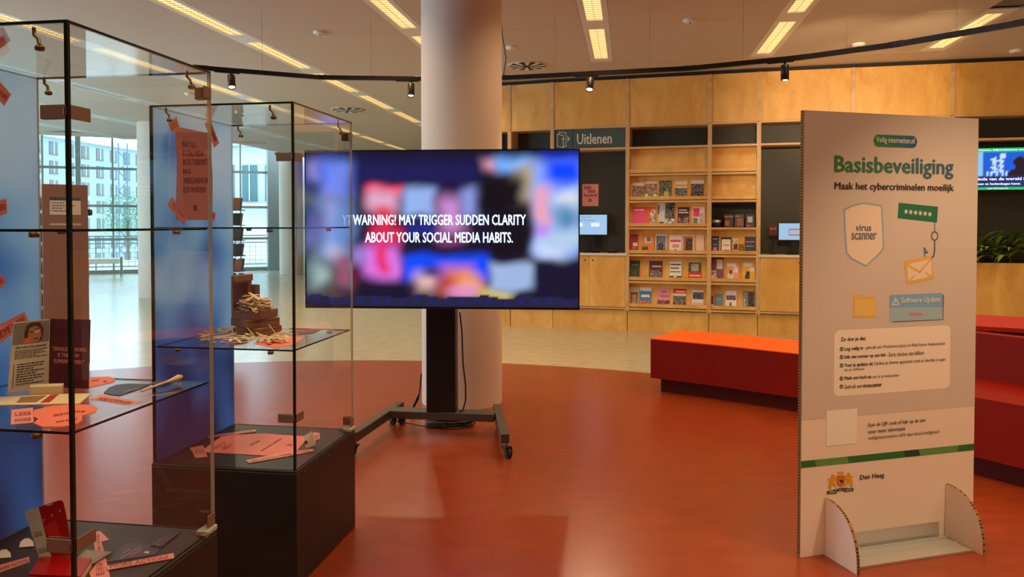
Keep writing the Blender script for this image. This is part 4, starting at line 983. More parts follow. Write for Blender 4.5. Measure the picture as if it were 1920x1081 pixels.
flat('leaflet', 'cream leaflet with red stripe lying before the card holder', 'leaflet', [(-8, 760), (149, 757), (171, 738), (122, 739), (-8, 745)], zs, m_cream, .002,
     parts=[('red_stripe', [(75, 756), (93, 755), (111, 740), (95, 741)], m_tapered), ('photo_print', [(30, 756), (68, 755), (88, 742), (40, 745)], m_card)])
def cs(pts, sx, ox, oy): return [(ox + x / sx, oy + y / sx) for x, y in pts]
flat('cloud_card', 'large coral cloud shaped card with two lobes at the front shelf edge', 'card', cs([(265, 870), (420, 835), (560, 825), (700, 830), (765, 852), (745, 885), (640, 915), (643, 948), (600, 978), (480, 1002), (330, 1002), (262, 972), (300, 940), (258, 918)], 4.16, 0, 560), zs, m_orange, .002,
     texts=[('time for a break from', [(100, 781), (150, 772), (150, 767), (100, 775)], m_redink), ('your screen', [(105, 794), (145, 788), (145, 783), (105, 789)], m_redink)], parts=[('dot', [(150, 773), (155, 774), (161, 772), (157, 770)], m_redink)])
flat('cloud_card', 'coral rounded card lying behind the maroon flyer panel', 'card', cs([(690, 615), (850, 608), (905, 632), (885, 652), (800, 672), (690, 697)], 4.16, 0, 560), zs, m_orange, .002, parts=[('dot', [(192, 716), (197, 718), (202, 716), (197, 714)], m_redink)],
     texts=[('a small moment', [(172, 715), (186, 713), (186, 709), (172, 711)], m_redink)])
flat('tape_strip', 'square patch of pink tape left of the cloud card', 'tape', [(22, 768), (62, 764), (63, 792), (20, 796)], zs, m_tape, .001, texts=[('LESS', [(28, 779), (58, 777), (58, 771), (28, 773)], m_tapered), ('MORE', [(28, 791), (58, 788), (58, 782), (28, 785)], m_tapered)], group='pink tape strips with red words')
flat('tape_strip', 'crumpled pink tape strip before the dark leaf shaped leaflet', 'tape', cs([(230, 562), (390, 502), (560, 545), (890, 590), (690, 632), (520, 605), (390, 582)], 6.36, 130, 660), zs, m_tape, .001, texts=[('MORE ACTION LESS', [(180, 749), (240, 757), (252, 753), (190, 744)], m_tapered)], group='pink tape strips with red words')
flat('leaf_leaflet', 'dark leaf shaped leaflet with pale print on the near glass shelf', 'leaflet', cs([(410, 492), (470, 430), (560, 397), (700, 382), (960, 390), (880, 432), (740, 480), (600, 527), (480, 512)], 6.36, 130, 660), zs, m_navy, .003,
     texts=[('no phone moment', [(228, 737), (258, 730), (264, 725), (236, 731)], m_tape)])
flat('leaf_leaflet', 'small dark leaflet tip beneath the wooden spoon end', 'leaflet', cs([(960, 386), (1040, 337), (1130, 327), (1225, 337), (1140, 378), (1050, 392)], 6.36, 130, 660), zs + .004, m_navy, .002)
a = onz(264, 733, zs + .008); c = onz(341, 705.5, zs + .022)
t = thing('wooden_spoon', 'long pale wooden spoon lying across the dark leaf leaflet', 'spoon', a)
d = c - a; MB().tube([a, a + d * .3, a + d * .6, a + d * .82, a + d * .92, c], [.003, .004, .0035, .008, .011, .005], m_stick, 10).build('spoon', t, world=True)
# ---- near case, plinth top
zp = ZP + .0005
def c6(pts): return cs(pts, 4.571, 0, 900)
tb = [onz(x, y, zp) for x, y in c6([(262, 905), (700, 925), (782, 740), (345, 715)])]
t = frame_thing('phone_lock_box', 'glossy red and white box with tall tilted back card', 'box', tb, zp)
base = [onz(x, y, zp) for x, y in ((54, 1092), (150, 1096), (172, 1062), (78, 1056))]
g = MB(); g.prism([(p.x, p.y) for p in base], zp, zp + .018, m_cream); g.prism([(p.x, p.y) for p in base], zp + .018, zp + .026, m_redplastic); g.build('base', t, world=True)
bz_ = (base[2].y + base[3].y) / 2
def card(pts, y0, y1, ytop=900 + 170 / 4.571, ybot=900 + 680 / 4.571): return [aty(x, y, y0 + (y1 - y0) * (ybot - y) / (ybot - ytop)) for x, y in pts]
cy0 = bz_ - .0; 
g = MB(); sheet3(g, card(c6([(345, 690), (445, 665), (330, 228), (250, 250), (222, 270), (218, 292)]), cy0, cy0 + .05), m_greyplastic, .004); g.build('white_strip', t, world=True)
g = MB(); sheet3(g, card(c6([(440, 665), (625, 640), (560, 280), (540, 190), (522, 170), (500, 172), (330, 228)]), cy0, cy0 + .05), m_redplastic, .004); g.build('red_window', t, world=True)
g = MB(); q = card(c6([(445, 560), (545, 540), (470, 340), (380, 405)]), cy0 - .001, cy0 + .049); sheet3(g, q, colmat('bright red print', rgb(214, 20, 30)), .0005)
for cx, cy in ((372, 345), (443, 305), (513, 265)): sheet3(g, card(c6([(cx - 10, cy - 12), (cx + 10, cy - 14), (cx + 2, cy + 12)]), cy0 - .002, cy0 + .048), m_tape, .0005)
sheet3(g, card(c6([(305, 480), (365, 465), (350, 430), (290, 445)]), cy0 - .002, cy0 + .048), colmat('grey print', rgb(160, 154, 146)), .0005); sheet3(g, card(c6([(335, 620), (400, 605), (385, 570), (322, 585)]), cy0 - .002, cy0 + .048), _M['grey print'], .0005)
sheet3(g, card(c6([(398, 210), (452, 197), (450, 206), (405, 219)]), cy0 - .002, cy0 + .048), m_white, .0005)
g.build('print', t, world=True)
flat('frame_card', 'small silver framed grey card beside the red box', 'card', c6([(735, 602), (962, 622), (800, 722), (655, 680)]), zp + .004, m_steel, .004, parts=[('inner_field', c6([(752, 616), (915, 630), (790, 700), (690, 672)]), colmat('grey card field', rgb(150, 140, 120)))])
flat('folded_flyer', 'dark navy flyer with pale title lying on the near plinth', 'flyer', c6([(915, 705), (1075, 540), (1370, 556), (1385, 572), (1330, 642)]), zp, m_navy, .002,
     texts=[('Try the', c6([(1040, 635), (1110, 600), (1118, 585), (1050, 618)]), m_tape), ('Nonsense-Seems', c6([(1030, 672), (1205, 575), (1215, 558), (1045, 652)]), m_tape), ('Protection', c6([(1108, 652), (1208, 600), (1216, 584), (1118, 635)]), m_tape)],
     parts=[('logo', c6([(1232, 628), (1275, 632), (1280, 612), (1240, 614)]), m_tape)])
flat('folded_flyer', 'narrow navy flyer edge fanned out towards the hinge', 'flyer', c6([(1290, 560), (1385, 574), (1555, 440), (1400, 470)]), zp + .003, m_navy, .0015, texts=[('less scrolling today', c6([(1340, 565), (1500, 470), (1508, 462), (1345, 552)]), m_tape), ('more looking up', c6([(1312, 555), (1430, 485), (1438, 476), (1318, 545)]), m_tape)])
flat('tape_strip', 'pink tape strip reading MORE ACTION on the near plinth', 'tape', c6([(898, 738), (1488, 624), (1494, 668), (918, 770)]), zp + .003, m_tape, .001, texts=[('MORE ACTION!', c6([(945, 755), (1445, 670), (1440, 640), (940, 722)]), m_tapered)], group='pink tape strips with red words')
flat('tape_strip', 'pink tape strip crossing behind the corner clamp of the near case', 'tape', c6([(712, 465), (858, 435), (935, 512), (868, 526), (900, 640), (820, 655), (800, 500), (720, 520)]), zp, m_tape, .001, texts=[('LESS', c6([(840, 600), (870, 595), (850, 460), (820, 470)]), m_tapered)], group='pink tape strips with red words')
flat('tape_strip', 'pink tape strip reading LESS below the silver framed card', 'tape', c6([(765, 790), (800, 900), (960, 900), (905, 660), (850, 690), (820, 720)]), zp, m_tape, .001, texts=[('LESS', c6([(820, 820), (900, 810), (880, 700), (830, 715)]), m_tapered)], group='pink tape strips with red words')
flat('tape_strip', 'pink tape strip running left from the red box', 'tape', c6([(-30, 800), (255, 700), (250, 655), (-30, 735)]), zp, m_tape, .001, texts=[('MORE ACTION', c6([(-20, 780), (240, 695), (238, 670), (-20, 750)]), m_tapered)], group='pink tape strips with red words')
for k, (cx, cy, lab) in enumerate(((225, 545, 'pale half disc standing in for a reflection just behind the red box'), (30, 640, 'pale half disc standing in for a reflection at the left edge of the near plinth'))):
    flat('reflection_disc', lab, 'reflection disc', c6([(cx - 62, cy + 32), (cx - 50, cy - 15), (cx - 15, cy - 42), (cx + 25, cy - 45), (cx + 58, cy - 18), (cx + 66, cy + 22)]), zp + .002, m_boardbox, .002)  # pale shapes imitating round reflections on the plinth top
# ---- farther case, plinth top
def c2(pts): return cs(pts, 5.647, 340, 780)
flat('text_poster', 'pink text poster lying flat on the farther black plinth', 'poster', c2([(240, 352), (340, 272), (450, 200), (650, 196), (880, 182), (1000, 195), (1300, 212), (1312, 260), (1232, 358), (1120, 432), (900, 418), (640, 402), (440, 392), (250, 382)]), zp, m_pink, .0015,
     texts=[('WHAT IS', c2([(350, 356), (478, 296), (452, 266), (335, 322)]), m_tapered), ('NEXT?', c2([(446, 362), (556, 310), (530, 284), (424, 332)]), m_tapered), ('social media', c2([(730, 318), (836, 262), (818, 246), (712, 298)]), m_redink), ('even more addictive', c2([(850, 374), (1066, 242), (1048, 226), (834, 356)]), m_redink)],
     parts=[('logo', c2([(1110, 312), (1170, 318), (1185, 298), (1130, 294)]), m_tapered)])
for k, (q, lab, s, w) in enumerate((([(90, 335), (230, 308), (278, 430), (150, 442)], 'at the left end of the flat pink poster', 'LESS', [(120, 400), (255, 385), (240, 345), (110, 362)]),
      ([(285, 232), (790, 162), (785, 140), (282, 206)], 'along the far side of the flat pink poster', 'LESS MORE ACTION HOPE', [(300, 224), (760, 160), (755, 148), (300, 212)]),
      ([(682, 466), (722, 496), (1120, 425), (1412, 366), (1380, 345), (1000, 400)], 'along the near side of the flat pink poster', 'LESS SCROLL MORE ACTION', [(735, 485), (1370, 366), (1352, 354), (715, 468)]),
      ([(1400, 262), (1470, 240), (1462, 178), (1398, 172)], 'right of the small standing card', 'MORE', [(1412, 245), (1460, 232), (1455, 195), (1410, 192)]))):
    flat('tape_strip', 'pink tape strip ' + lab, 'tape', c2(q), zp + .002, m_tape, .001, texts=[(s, c2(w), m_tapered)], group='pink tape strips with red words')
p0 = onz(574, 840, zp); p1 = onz(591, 835, zp); y_ = p0.y
t = thing('tent_card', 'small white tent card with dark round logo on the farther plinth', 'card', p0)
g = MB(); sheet3(g, [p0, p1, aty(585, 808, y_ + .03), aty(570, 817, y_ + .03)], m_white); sheet3(g, [p1, p1 + Vector((-.02, .09, 0)), aty(585, 808, y_ + .03)], m_boardbox); g.build('card', t, world=True)
g = MB(); c = [aty(574 + 3 * math.cos(k * .785), 829 + 4 * math.sin(k * .785), y_ + .005) for k in range(8)]; sheet3(g, c, m_ink, .0005); g.build('round_logo', t, world=True)
# ---- farther case, shelf: boxes with bamboo sticks
def box_at(px, py, z, yaw, w, d, h, label, lid=False, sc=None):
    p = onz(px, py, z); M = Matrix.Translation((p.x, p.y, z)) @ Matrix.Rotation(math.radians(yaw), 4, 'Z')
    t = thing('cardboard_box', label, 'box', (0, 0, 0), M=M, group='stacked cardboard boxes')
    if not lid:
        MB().box(0, 0, 0, w, d, h, m_card, b=.002).build('body', t); MB().box(.004, -.001, h - .012, w - .004, .0, h - .010, m_kraftd).build('flap_line', t)
    else:
        g = MB().box(0, 0, 0, w, d, .003, m_card)
        g.box(0, 0, 0, w, .003, h, m_card).box(0, d - .003, 0, w, d, h, m_card).box(0, 0, 0, .003, d, h, m_card).box(w - .003, 0, 0, w, d, h, m_card); g.build('body', t)
        # the lid stands upright along the left rear side
        MB().box(-.004, d, h * .2, w + .004, d + .003, h + .135, m_card).build('lid', t)
        MB().box(.008, d - .001, h + .01, w - .03, d - .0002, h + .125, m_maroon).build('lid_print', t)
        MB().box(w - .003, d - .05, h + .02, w, d - .001, h + .115, m_card, b=.001).build('side_flap', t)
        MB().box(-.004, d - .02, h + .136, w - .01, d + .004, h + .168, m_card, b=.003).build('top_flap', t)
    return t, M
zb = zs + .0005
tA, M1 = box_at(487, 633, zb, 68, .16, .16, .042, 'lowest brown box, half buried in bamboo sticks')
tB, M2 = box_at(463, 616, zb + .043, 46, .17, .165, .040, 'middle brown box of the stack of three')
t, M3 = box_at(487, 599, zb + .084, 74, .15, .15, .038, 'open top box with maroon printed lid, heaped with bamboo sticks', lid=True)
# open box geometry: turn the lid to the left rear; the heap stands in it
stick = None; N = 0
def add_stick(M, lab):
    global stick, N
    if stick is None:
        t = MB().box(-.043, -.0062, -.0012, .043, .0062, .0012, m_stick, b=.0007).build('bamboo_stick'); stick = t
        for x in (-.03, .03): pass
    else: t = stick.copy(); COL.objects.link(t)
    t.matrix_world = M; tag(t, lab, 'stick', 'loose bamboo sticks'); N += 1
cM = M3 @ Vector((.07, .075, .038))
for k in range(95):
    a = random.uniform(0, 6.283); r = random.random() ** .6
    x = cM.x + .075 * r * math.cos(a); y = cM.y + .065 * r * math.sin(a); z = cM.z - .012 + (1 - r * r) * .088 * random.uniform(.35, 1) - .0
    add_stick(Matrix.Translation((x, y, z)) @ Matrix.Rotation(random.uniform(0, 3.14), 4, 'Z') @ Matrix.Rotation(random.uniform(-.35, .35), 4, 'Y') @ Matrix.Rotation(random.uniform(-.5, .5), 4, 'X'), 'bamboo stick heaped in the open cardboard box')
for k in range(120):
    while True:
        px = random.uniform(378, 545); py = random.uniform(615, 645)
        if ((px - 440) / 68) ** 2 + ((py - 632) / 12) ** 2 < 1 or ((px - 512) / 36) ** 2 + ((py - 634) / 12) ** 2 < 1: break
    p = onz(px, py, zb); lay = random.random()
    c1 = M1.inverted() @ p
    if -.02 < c1.x < .17 and -.02 < c1.y < .17: continue
    add_stick(Matrix.Translation((p.x, p.y, zb + .003 + lay * .018)) @ Matrix.Rotation(random.uniform(0, 3.14), 4, 'Z') @ Matrix.Rotation(random.uniform(-.15, .15), 4, 'Y'), 'bamboo stick scattered on the glass shelf around the boxes')
for px, py, an, el in ((478, 628, 1.9, .9), (517, 622, -1.0, .9), (500, 630, 1.2, .4)):
    p = onz(px, py, zb + .03); add_stick(Matrix.Translation((p.x, p.y - .02, zb + .034)) @ Matrix.Rotation(0.2, 4, 'Z') @ Matrix.Rotation(el if an > 0 else -2.2, 4, 'Y'), 'bamboo stick leaning upright against the lowest box')
def c1_(pts): return cs(pts, 6.004, 420, 500)
flat('coral_sheet', 'coral sheet lying right of the bamboo sticks', 'paper', c1_([(330, 868), (480, 822), (770, 782), (905, 800), (780, 880), (560, 912)]), zs, m_orange, .0015, texts=[('take a stick', [(500, 646), (535, 640), (536, 636), (503, 641)], m_redink)])
flat('purple_leaflet', 'dark purple leaflet at the right end of the far shelf', 'leaflet', c1_([(720, 735), (900, 705), (1110, 700), (1010, 750), (800, 765)]), zs, m_maroon, .0015)

# ================================================================ TELEVISION ON ITS CART
ta = math.radians(-3.96)
MT = Matrix.Translation((-.4983, 5.3072, .966)) @ Matrix.Rotation(ta, 4, 'Z')
tv = thing('television', 'large television with blurred colourful picture and white warning words', 'television', (0, 0, 0), M=MT)
TW, THh = 1.936, 1.112
MB().box(-TW / 2, .004, 0, TW / 2, .045, THh, m_black, b=.004).box(-.6, .045, .1, .6, .075, .8, m_black, b=.01).build('housing', tv)
fr = MB(); bz2 = .009
fr.box(-TW / 2, -.004, 0, TW / 2, .004, .016, m_black).box(-TW / 2, -.004, THh - bz2, TW / 2, .004, THh, m_black).box(-TW / 2, -.004, .016, -TW / 2 + bz2, .004, THh - bz2, m_black).box(TW / 2 - bz2, -.004, .016, TW / 2, .004, THh - bz2, m_black); fr.build('bezel', tv)
BL = [(45, 120, 130, 260, (150, 140, 190), 35), (120, 110, 320, 340, (96, 124, 238), 40), (45, 270, 125, 470, (18, 20, 60), 30), (130, 340, 320, 720, (112, 148, 214), 50), (40, 440, 110, 640, (96, 84, 170), 40), (60, 740, 180, 900, (168, 196, 196), 50), (180, 640, 280, 720, (196, 180, 200), 40), (215, 700, 320, 880, (150, 36, 50), 40), (130, 880, 320, 940, (90, 60, 60), 40),
 (325, 150, 1090, 240, (24, 26, 92), 60), (400, 270, 632, 335, (232, 46, 84), 22), (415, 300, 605, 430, (214, 160, 190), 35), (470, 400, 560, 560, (230, 30, 66), 35), (425, 520, 620, 640, (212, 36, 78), 30), (385, 640, 620, 835, (206, 110, 214), 30), (470, 610, 540, 800, (220, 40, 100), 25), (330, 660, 400, 740, (150, 130, 214), 30),
 (635, 285, 825, 455, (140, 168, 226), 25), (850, 330, 985, 600, (190, 130, 196), 40), (985, 290, 1085, 460, (130, 144, 214), 30), (640, 515, 830, 560, (30, 40, 150), 25), (840, 540, 1010, 640, (110, 44, 90), 30),
 (1110, 125, 1200, 190, (216, 150, 176), 30), (1180, 105, 1400, 190, (108, 168, 246), 30), (1290, 160, 1440, 420, (186, 168, 140), 45), (1400, 130, 1690, 700, (140, 168, 236), 30), (1470, 100, 1700, 270, (0, 66, 245), 45), (1425, 290, 1500, 520, (240, 150, 156), 40), (1550, 310, 1700, 400, (214, 220, 226), 40), (1540, 390, 1660, 530, (70, 130, 160), 45), (1420, 520, 1500, 590, (196, 116, 230), 30), (1430, 600, 1600, 710, (190, 204, 236), 35), (1500, 540, 1700, 640, (170, 196, 220), 35),
 (1090, 215, 1360, 440, (14, 9, 18), 45), (1150, 380, 1395, 700, (14, 9, 22), 30), (1420, 735, 1700, 985, (14, 16, 44), 25), (640, 640, 1130, 690, (20, 16, 44), 20),
 (625, 690, 1150, 850, (0, 70, 240), 25), (690, 800, 830, 910, (214, 170, 168), 35), (860, 760, 1040, 900, (226, 130, 84), 40), (960, 820, 1100, 930, (230, 150, 90), 35), (750, 765, 850, 820, (16, 20, 70), 25), (830, 800, 940, 900, (170, 60, 60), 40), (910, 880, 1090, 940, (216, 140, 200), 30), (1090, 895, 1290, 945, (214, 196, 96), 25), (1150, 735, 1405, 900, (150, 172, 214), 20), (625, 850, 700, 990, (14, 14, 40), 30)]
BLL = [(x0, y0, x1, y1, rgb(*c), b) for x0, y0, x1, y1, c, b in [(*q[:5], q[5] * 1.35 + 12) for q in BL]]
def sstep(x): x = max(0, min(1, x)); return x * x * (3 - 2 * x)
def tvfn(u, v):
    x = 40 + u * 1635; y = 1000 - v * 935; x, y = x + 8 * math.sin(y / 47) + 4 * math.sin(y / 29 + x / 60), y + 7 * math.sin(x / 53) + 4 * math.sin(x / 33 + y / 40); c = [.006, .005, .024]
    for x0, y0, x1, y1, k, b in BLL:
        if x < x0 - b or x > x1 + b or y < y0 - b or y > y1 + b: continue
        w = sstep((x - x0 + b) / (2 * b)) * sstep((x1 + b - x) / (2 * b)) * sstep((y - y0 + b) / (2 * b)) * sstep((y1 + b - y) / (2 * b))
        c = [a * (1 - w) + q * w for a, q in zip(c, k)]
    if y > 940: c = [.012, .014, .05 + .05 * max(0, math.sin(x / 14.0)) * (y < 985)]
    return tuple(c)
paint('picture', TW - 2 * bz2, THh - .025, 150, 84, tvfn, m_screen, Matrix.Translation((-TW / 2 + bz2, -.001, .016)) @ FLAT, tv, back=m_black, t=.003)
g = MB(); TF = Matrix.Translation((-TW / 2, -.0025, 0)) @ FLAT
m_tvtext = mat('television white letters', (.6, .75, .9), .5, emit=(.62, .78, .95), es=1.0)
def tvx(cx): return (cx - 38) / 1640 * TW
def tvy(cy, cx): return (1 - (cy - 63) / 945) * THh + .006
text(g, 'WARNING! MAY TRIGGER SUDDEN CLARITY', tvx(330), tvy(516, 0), tvx(1363), tvy(452, 0), m_tvtext, TF, bold=.03); g.build('caption', tv); g = MB()
text(g, 'ABOUT YOUR SOCIAL MEDIA HABITS.', tvx(403), tvy(620, 0), tvx(1287), tvy(556, 0), m_tvtext, TF, bold=.03)
g.build('caption', tv)
# cart
cart = thing('television_cart', 'dark steel wheeled cart carrying the large television', 'cart', (-.47, 5.55, 0))
def wbox(g, a, c, w, z0, z1, m, b=0.0):
    a = Vector((a[0], a[1], 0)); c = Vector((c[0], c[1], 0)); e = (c - a).normalized(); M = Matrix(((e.x, -e.y, 0, a.x), (e.y, e.x, 0, a.y), (0, 0, 1, 0), (0, 0, 0, 1)))
    g.box(0, -w / 2, z0, (c - a).length, w / 2, z1, m, M, b=b); return g
rr, rf = onz(935, 757, .17), onz(951, 812.5, .17); lr = onz(751, 752, .17); lf = onz(663, 809.5, .17)
ax_ = lambda p, x, y=0: (p.x + x, p.y + y)
wbox(MB(), (rf.x - .015, rf.y), (rr.x - .015, rr.y), .058, .105, .17, m_cart, .004).build('leg', cart, world=True)
wbox(MB(), (lf.x, lf.y), (lr.x, lr.y), .058, .105, .17, m_cart, .004).build('leg', cart, world=True)
c0 = onz(733, 766, .17); c1 = onz(934, 773, .17)
wbox(MB(), (c0.x, c0.y + .01), (c1.x - .02, c1.y + .01), .13, .112, .169, m_cart, .003).build('crossbar', cart, world=True)
ma = onz(801, 771.5, .17); mb2 = onz(855.5, 773, .17)
g = wbox(MB(), (ma.x, ma.y + .045), (mb2.x, mb2.y + .045), .11, .1695, 1.75, m_black, .004); g.build('mast', cart, world=True)
g = wbox(MB(), (ma.x - .2, ma.y - .075 + .03), (mb2.x + .2, mb2.y - .075 + .03), .05, 1.2, 1.7, m_black, .004); g.build('mount_plate', cart, world=True)
def caster(x, y, yaw):
    M = Matrix.Translation((x, y, 0)) @ Matrix.Rotation(yaw, 4, 'Z')
    g = MB(); g.tube([(0, 0, .075), (0, 0, .106)], .011, m_steel, 10, M); g.box(-.022, -.024, .066, .03, .024, .078, m_black, M, b=.003)
    for s in (-1, 1): g.prism([(-.01, .074), (.034, .074), (.042, .03), (.022, .026)], s * .021, s * .026, m_black, M @ Matrix.Rotation(math.pi / 2, 4, 'X'))
    c = g.build('caster', cart, world=True)
    W_ = M @ Matrix.Translation((.026, 0, .034)) @ Matrix.Rotation(math.pi / 2, 4, 'X')
    MB().lathe([(0, -.014), (.026, -.014), (.034, -.009), (.034, .009), (.026, .014), (0, .014)], m_rubber, 20, W_).build('wheel', c, world=True)
    MB().box(.03, -.012, .06, .065, .012, .068, m_black, M @ Matrix.Rotation(-.3, 4, 'Y'), b=.002).build('brake_pedal', c, world=True)
for p, (ox, oy), yw in ((rf, (-.01, .04), -.9), (rr, (-.015, -.05), .6), (lf, (.0, .04), -2.2), (lr, (0, -.05), 1.0)): caster(p.x + ox, p.y + oy, yw)
p = onz(740, 790, .0); caster(onz(741, 789, .03).x, onz(741, 789, .03).y, 2.5)
# cables
t = thing('mains_cable', 'black cable hanging down beside the cart mast', 'cable', (ma.x + .25, ma.y, 0))
q = [aty(x, y, ma.y + dy) for x, y, dy in ((862, 585, .06), (866, 620, .05), (868, 680, .05), (873, 722, .03), (873, 750, .02))]; q += [onz(868, 768, .176), onz(862, 771, .174)]
MB().tube(q, .0055, m_cable, 8).build('sheath', t, world=True)
t = thing('cable', 'black cable dropping behind the left of the cart to the crossbar', 'cable', (lr.x, lr.y, 0))
q = [aty(x, y, 6.0) for x, y in ((790, 700), (786, 738), (782, 748), (776, 760))] + [onz(772, 784, .006)]; MB().tube(q, [.006, .006, .014, .01, .006], m_cable, 8).build('sheath', t, world=True)
t = thing('cable_coil', 'coiled black cables on the floor under the cart crossbar', 'cable', onz(845, 800))
cc = onz(845, 799); pts = []
for k in range(150):
    a = k * .33; r = .8 + .2 * math.sin(k * .71); pts.append((cc.x + .20 * r * math.cos(a), cc.y + .10 * r * math.sin(a), .012 + .022 * (1 + math.sin(k * .37)) * r))
MB().tube(pts, .0055, m_cable, 6).build('coil', t, world=True)
q = [onz(x, y, .02) for x, y in ((745, 790), (765, 793), (785, 797), (805, 799))]; MB().tube(q, .005, m_cable, 6).build('lead', t, world=True)
MB().box(cc.x - .07, cc.y - .02, .004, cc.x + .0, cc.y + .03, .03, m_black, b=.004).build('adapter', t, world=True)
# wall socket strip on the column edge
# ================================================================ WHITE INFORMATION BOARD
BA = math.radians(16.19); BW, BH = 1.0197, 2.0822
MBd = Matrix.Translation((1.3413, 3.5068, 0)) @ Matrix.Rotation(BA, 4, 'Z')
bd = thing('information_board', 'tall white honeycomb cardboard board headed Basisbeveiliging', 'board', (0, 0, 0), M=MBd)
BT = .022
MB().box(.003, 0, .004, BW, BT, BH, m_board).build('panel', bd)
g = MB().box(0, .001, .004, .003, BT - .001, BH, m_kraft)
z = .02
while z < BH - .01: g.box(-.0006, .004, z, .0004, BT - .004, z + .007, m_kraftd); z += .0135
tag(g.build('honeycomb_edge', bd), kind='stuff')
Ro = MBd.to_3x3(); bn = Ro @ Vector((0, 1, 0)); be = Ro @ Vector((1, 0, 0)); bo = MBd @ Vector((0, 0, 0))
def pl(px, py): h = hit(px, py, bo, bn); return ((h - bo).dot(be), h.z)
BF = Matrix.Translation((0, -.0006, 0)) @ FLAT
def bprint(name, polys, lift=0.0):
    g = MB()
    for pts, m in polys: g.add([(x, y, lift) for x, y in pts], [list(range(len(pts)))], m, BF)
    return g.build(name, bd)
def pxp(pts): return [pl(*p) for p in pts]
_, zg = pl(1501, 789); _, zg2 = pl(1829, 759)
zg = (zg + zg2) / 2
bprint('grey_field', [([(.003, zg), (BW, zg), (BW, BH), (.003, BH)], m_boardgrey)])
z0, z1 = pl(1502, 877)[1], pl(1502, 864)[1]
gd = colmat('green band', rgb(40, 112, 56)); gl = colmat('light green band', rgb(92, 148, 88)); gk = colmat('deep green band', rgb(26, 74, 44))
bnd = []
xs = [.003, pl(1527, 870)[0], pl(1588, 862)[0], pl(1694, 850)[0], pl(1722, 847)[0], pl(1798, 840)[0], BW]
for i, m in enumerate((gd, gl, gd, gk, gl, gd)):
    sk_ = .02 if i % 2 else -.02
    xl = xs[i]; xr = xs[i + 1]; bnd.append(([(xl + (0 if i == 0 else .012), z0), (xr + (0 if i == 5 else -.012 if i % 2 == 0 else .012), z0), (xr, z1), (xl, z1)], m))
bprint('green_band', [([(.003, z0), (BW, z0), (BW, z1), (.003, z1)], gd)])
bprint('green_band_facets', bnd, .0004)
def round_rect(x0, y0, x1, y1, r, n=6):
    out = []
    for cx, cy, a0 in ((x1 - r, y1 - r, 0), (x0 + r, y1 - r, 90), (x0 + r, y0 + r, 180), (x1 - r, y0 + r, 270)):
        for k in range(n + 1): a = math.radians(a0 + 90 * k / n); out.append((cx + r * math.cos(a), cy + r * math.sin(a)))
    return out
a = pl(1563, 743); c = pl(1782, 609)
x0, zlo, x1, zhi = a[0], (pl(1563, 743)[1] + pl(1782, 727)[1]) / 2, c[0], (pl(1563, 619)[1] + pl(1782, 609)[1]) / 2
bprint('text_box', [(round_rect(x0, zlo, x1, zhi, .03), m_boardbox)], .0004)
a = pl(1549, 836); c = pl(1607, 765)
bprint('white_square', [([(a[0], a[1]), (c[0], a[1]), (c[0], c[1]), (a[0], c[1])], m_white)], .0006)
def grad_mesh(name, vs, fs, c0, c1, M, lift):
    me = bpy.data.meshes.new(name); x0 = min(v[0] for v in vs); x1 = max(v[0] for v in vs)
    me.from_pydata([tuple(M @ Vector((v[0], v[1], lift + (v[2] if len(v) > 2 else 0)))) for v in vs], [], fs); me.materials.append(m_print); a_ = me.color_attributes.new('Col', 'FLOAT_COLOR', 'POINT')
    for i, v in enumerate(vs): k = (v[0] - x0) / (x1 - x0); a_.data[i].color = (*[p * (1 - k) + q * k for p, q in zip(c0, c1)], 1)
    o = bpy.data.objects.new(name, me); COL.objects.link(o); o.parent = bd; WM[o.name] = MBd.copy(); return o
# logo pill
a = pl(1637, 272); c = pl(1720, 251); h_ = c[1] - a[1]; n = 30; r = h_ / 2 * .98; vs = []; fs = []
za_ = pl(1637, 262)[1]; hh = (pl(1680, 251)[1] - pl(1680, 274)[1]) / 2
for i in range(n + 1):
    x = a[0] + (c[0] - a[0]) * i / n; dx = min(x - a[0], c[0] - x); y = hh if dx > hh else math.sqrt(max(0, hh * hh - (hh - dx) ** 2)); vs += [(x, za_ - .003 - y), (x, za_ - .003 + y)]
for i in range(n): fs.append((2 * i, 2 * i + 2, 2 * i + 3, 2 * i + 1))
grad_mesh('logo_pill', vs, fs, rgb(58, 140, 66), rgb(48, 92, 150), BF, .0006)
def btext(name, items, m=None, grad=None):
    g = MB()
    for it in items:
        s, pa, pc, bold = it[:4]; mm = it[4] if len(it) > 4 else m
        x0, y0 = pl(*pa); x1 = pl(*pc)[0]; y1 = pl(pa[0], pc[1])[1] if True else 0
        if grad:
            v, f = text_geo(s, bold); return grad_mesh(name, [(x0 + p * (x1 - x0), y0 + q * (y1 - y0), w) for p, q, w in v], f, grad[0], grad[1], BF, .001)
        text(g, s, x0, y0, x1, y1, mm, BF, z=.0022, bold=bold)
    return g.build(name, bd)
